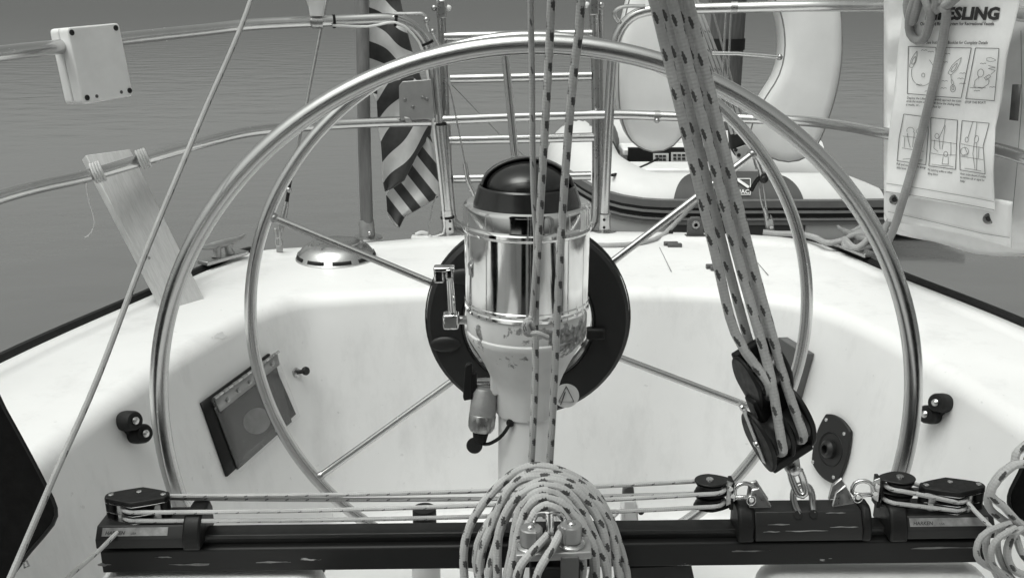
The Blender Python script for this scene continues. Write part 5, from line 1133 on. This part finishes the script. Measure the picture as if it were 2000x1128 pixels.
draw = [boat_ic(1785, 116, 17, 5, -1.2), boat_ic(1785, 118, 8, 3, -1.2), ell(1801, 143, 21, 25, 0, 20, 200), ell(1803, 147, 3, 4), [(1815, 117), (1820, 124), (1824, 132)], boat_ic(1866, 129, 20, 6, -.95), boat_ic(1864, 132, 10, 3, -.95), [(1857, 146), (1858, 156)], ell(1860, 161, 2, 5, -.3), ell(1861, 173, 5, 7), ell(1861, 172, 2, 4),
        boat_ic(1936, 117, 9, 4, .1), [(1930, 128), (1944, 132), (1930, 134), (1944, 138), (1935, 146)], ell(1915, 143, 6, 8, .2), [(1912, 151), (1904, 158), (1902, 170), (1918, 173), (1930, 165), (1932, 158), (1926, 152)], [(1922, 152), (1932, 146), (1935, 150), (1926, 157), (1922, 152)], [(1894, 172), (1910, 171), (1925, 172)],
        ell(1778, 255, 7, 6, 0, 150, 400), [(1772, 260), (1774, 275), (1778, 288)], [(1786, 258), (1784, 272), (1782, 288)], [(1763, 266), (1800, 270)], [(1762, 289), (1804, 296)], [(1767, 268), (1766, 288)], ell(1795, 257, 5, 6), [(1790, 300), (1796, 312), (1802, 313)], [(1763, 311), (1775, 310), (1790, 314), (1800, 315)],
        [(1846, 233), (1845, 245), (1834, 270), (1836, 292)], [(1846, 245), (1840, 292)], [(1819, 274), (1868, 281)], [(1818, 299), (1840, 303), (1867, 303)], [(1857, 278), (1857, 303)], ell(1830, 266, 4, 5), [(1825, 273), (1824, 290), (1832, 296)], ell(1847, 301, 4, 5), [(1842, 306), (1840, 320), (1852, 321), (1852, 306)], [(1820, 321), (1834, 323), (1850, 324), (1862, 326)],
        [(1900, 238), (1890, 270)], [(1908, 239), (1904, 270)], ell(1907, 272, 4, 7, .2), [(1903, 278), (1900, 300), (1904, 330)], [(1907, 279), (1908, 300), (1907, 332)], [(1877, 281), (1900, 286), (1920, 289)], [(1876, 305), (1900, 309), (1920, 312)], ell(1888, 273, 3, 5), ell(1884, 296, 8, 8), [(1884, 288), (1890, 300), (1880, 304)], [(1912, 286), (1911, 309)], [(1884, 329), (1900, 331), (1916, 334)]]
for cx, cy in ((1805, 98), (1818, 101), (1795, 165), (1812, 178), (1850, 105), (1845, 121), (1880, 143), (1876, 153), (1845, 158), (1880, 163), (1843, 172), (1920, 124), (1938, 170), (1908, 177)): draw.append([(cx - 6, cy + 1), (cx - 3, cy - .5), (cx, cy + 1), (cx + 3, cy - .5), (cx + 6, cy + 1)])
pan = {}
for q in draw:
    mx_ = sum(p_[0] for p_ in q) / len(q); my_ = sum(p_[1] for p_ in q) / len(q)
    k = (my_ > 210, 0 if mx_ < (1828 if my_ < 210 else 1814) else (1 if mx_ < (1888 if my_ < 210 else 1873) else 2)); ribbon(pan.setdefault(k, MB()), q, .75, fm)
for k in sorted(pan): pan[k].build('line_drawing', MAT['ink'], bag)
# bag body behind the rail
yb = lambda u: 2.105 - .00115 * (u - 1730)
bo = [(1738, -60), (1733, 120), (1729, 300), (1727, 420), (1735, 438), (1752, 447), (1800, 463), (1860, 477), (1905, 492), (1950, 497), (2010, 494), (2120, 480), (2160, 300), (2170, -60)]
q = [P(u, v, yb(u)) for u, v in bo]
nb_ = V((-.45, -.89, 0)).normalized()
lm = lump(31, .018, 7.)
def body(a, t):
    u = 1727 + 430 * a; vb = 1e9
    top = -60; xs_ = [(1727, 415), (1735, 438), (1752, 447), (1800, 463), (1860, 477), (1905, 492), (1950, 497), (2010, 494), (2120, 480), (2160, 470)]
    for i in range(len(xs_) - 1):
        if xs_[i][0] <= u <= xs_[i + 1][0]: f = (u - xs_[i][0]) / (xs_[i + 1][0] - xs_[i][0]); vb = xs_[i][1] + (xs_[i + 1][1] - xs_[i][1]) * f; break
    v = top + (vb - top) * t
    bul = .035 * (max(0, sin(pi * min(1, a * 1.02))) ** .5) * min(1, (1 - t) * 6) ** .5
    return P(u, v, yb(u) + .03 - bul * .6 + lm(a * 2, t * 3) * min(1, (1 - t) * 5))
b = MB(); b.grid(body, 40, 44); fr_n = len(b.v)
b.build('bag_body', MAT['canvas_grey'], bag, solid=.002)
def body_back(a, t): p_ = body(a, t); return p_ + V((.05, .10, 0)) * min(1, 4 * a + .15)
b = MB(); b.grid(body_back, 20, 20); b.build('bag_back', MAT['canvas_grey'], bag)
def edge(a, t):
    s_ = V((0, 0, 0)); p0, p1 = body(a, 1), body_back(a, 1); p_ = p0.lerp(p1, t); return p_ - Z * (.016 * sin(pi * t) + .0012 * sin(a * 23))
b = MB(); b.grid(edge, 40, 6); b.build('bag_bottom', MAT['canvas'], bag)
# front strip with grommets in front of the body
def strip(a, t):
    u0, v0 = 1727 + 250 * a, 352 + 42 * a; u1, v1 = 1735 + 240 * a, 432 + 52 * a - 6 * sin(pi * a)
    u, v = u0 + (u1 - u0) * t, v0 + (v1 - v0) * t; return P(u, v, 2.040 - .00115 * (u - 1730) + .02 * t + .003 * sin(u / 25.))
b = MB(); b.grid(strip, 24, 10); b.build('lower_strip', MAT['canvas'], bag, solid=.0015)
sm2 = lambda u, v: P(u, v, 2.038 - .00115 * (u - 1730) + .02 * min(1, max(0, (v - 352 - .17 * (u - 1727)) / 82.)) + .003 * sin(u / 25.) - .002)
b = MB(); ribbon(b, [(1734, 413), (1800, 428), (1860, 442), (1920, 456), (1972, 464)], 1.0, sm2); b.build('strip_stitching', MAT['seam'], bag)
for u, v in ((1747, 390), (1931, 427)):
    MB().lathe([(.0048, .0), (.0065, .002), (.0105, .0015), (.0108, -.0006)], sm2(u, v), V((-.4, -.9, .05)), 24, cap=False).build('grommet', MAT['steel_dull'], bag); MB().lathe([(.005, 0), (.005, .0006)], sm2(u, v), V((-.4, -.9, .05)), 16).build('grommet_hole', MAT['ink'], bag)
for o in ([(1943, 394), (1963, 396), (1962, 416), (1943, 413)], [(1978, 165), (1994, 165), (1988, 236), (1972, 234)]):
    b = MB(); b.add([P(u, v, yb(u) - .035) for u, v in o], [(0, 1, 2, 3)]); b.build('fastener_tape', MAT['grey_plastic'], bag, solid=.002)
b = MB(); ribbon(b, [(1994, 60), (1996, 200), (1986, 330), (1972, 470)], 1.2, lambda u, v: P(u, v, yb(u) - .012)); b.build('side_seam', MAT['seam'], bag)
# rope knotted over the bag
ro = lambda u, v, d=0.0: P(u, v, yf(u, v) - .014 - d)
MB().tube([ro(1905, -80, .02), ro(1880, -20, .02), ro(1850, 10, .012), ro(1830, 8, .01), ro(1815, -25, .0), ro(1785, -25, .0), ro(1772, 10), ro(1780, 45, .0), ro(1790, 20, .014), ro(1800, -15, .02), ro(1812, 10, .022), ro(1818, 30, .016), ro(1808, 70, .006), ro(1793, 80, .0), ro(1778, 66, .0), ro(1776, 40, .006), ro(1783, 10, .018), ro(1798, -22, .022), ro(1822, -20, .022), ro(1830, 4, .020), ro(1822, 24, .004), ro(1836, 15, .010), ro(1848, 22, .014), ro(1846, 50, .006), ro(1838, 95), ro(1822, 170), ro(1800, 260), ro(1780, 335), ro(1762, 395), ro(1748, 440, -.02), ro(1735, 470, -.05)], .0085, 12, step=.01).build('knotted_rope', MAT['tan_rope'], label='thick braided rope knotted over the top of the printed bag', cat='rope')
MB().tube([P(1744, 425, 2.09), P(1730, 442, 2.08), P(1722, 470, 2.06)], .0075, 10, step=.01).build('rope_tail', MAT['tan_rope'], label='short braided rope tail below the left corner of the printed bag', cat='rope')
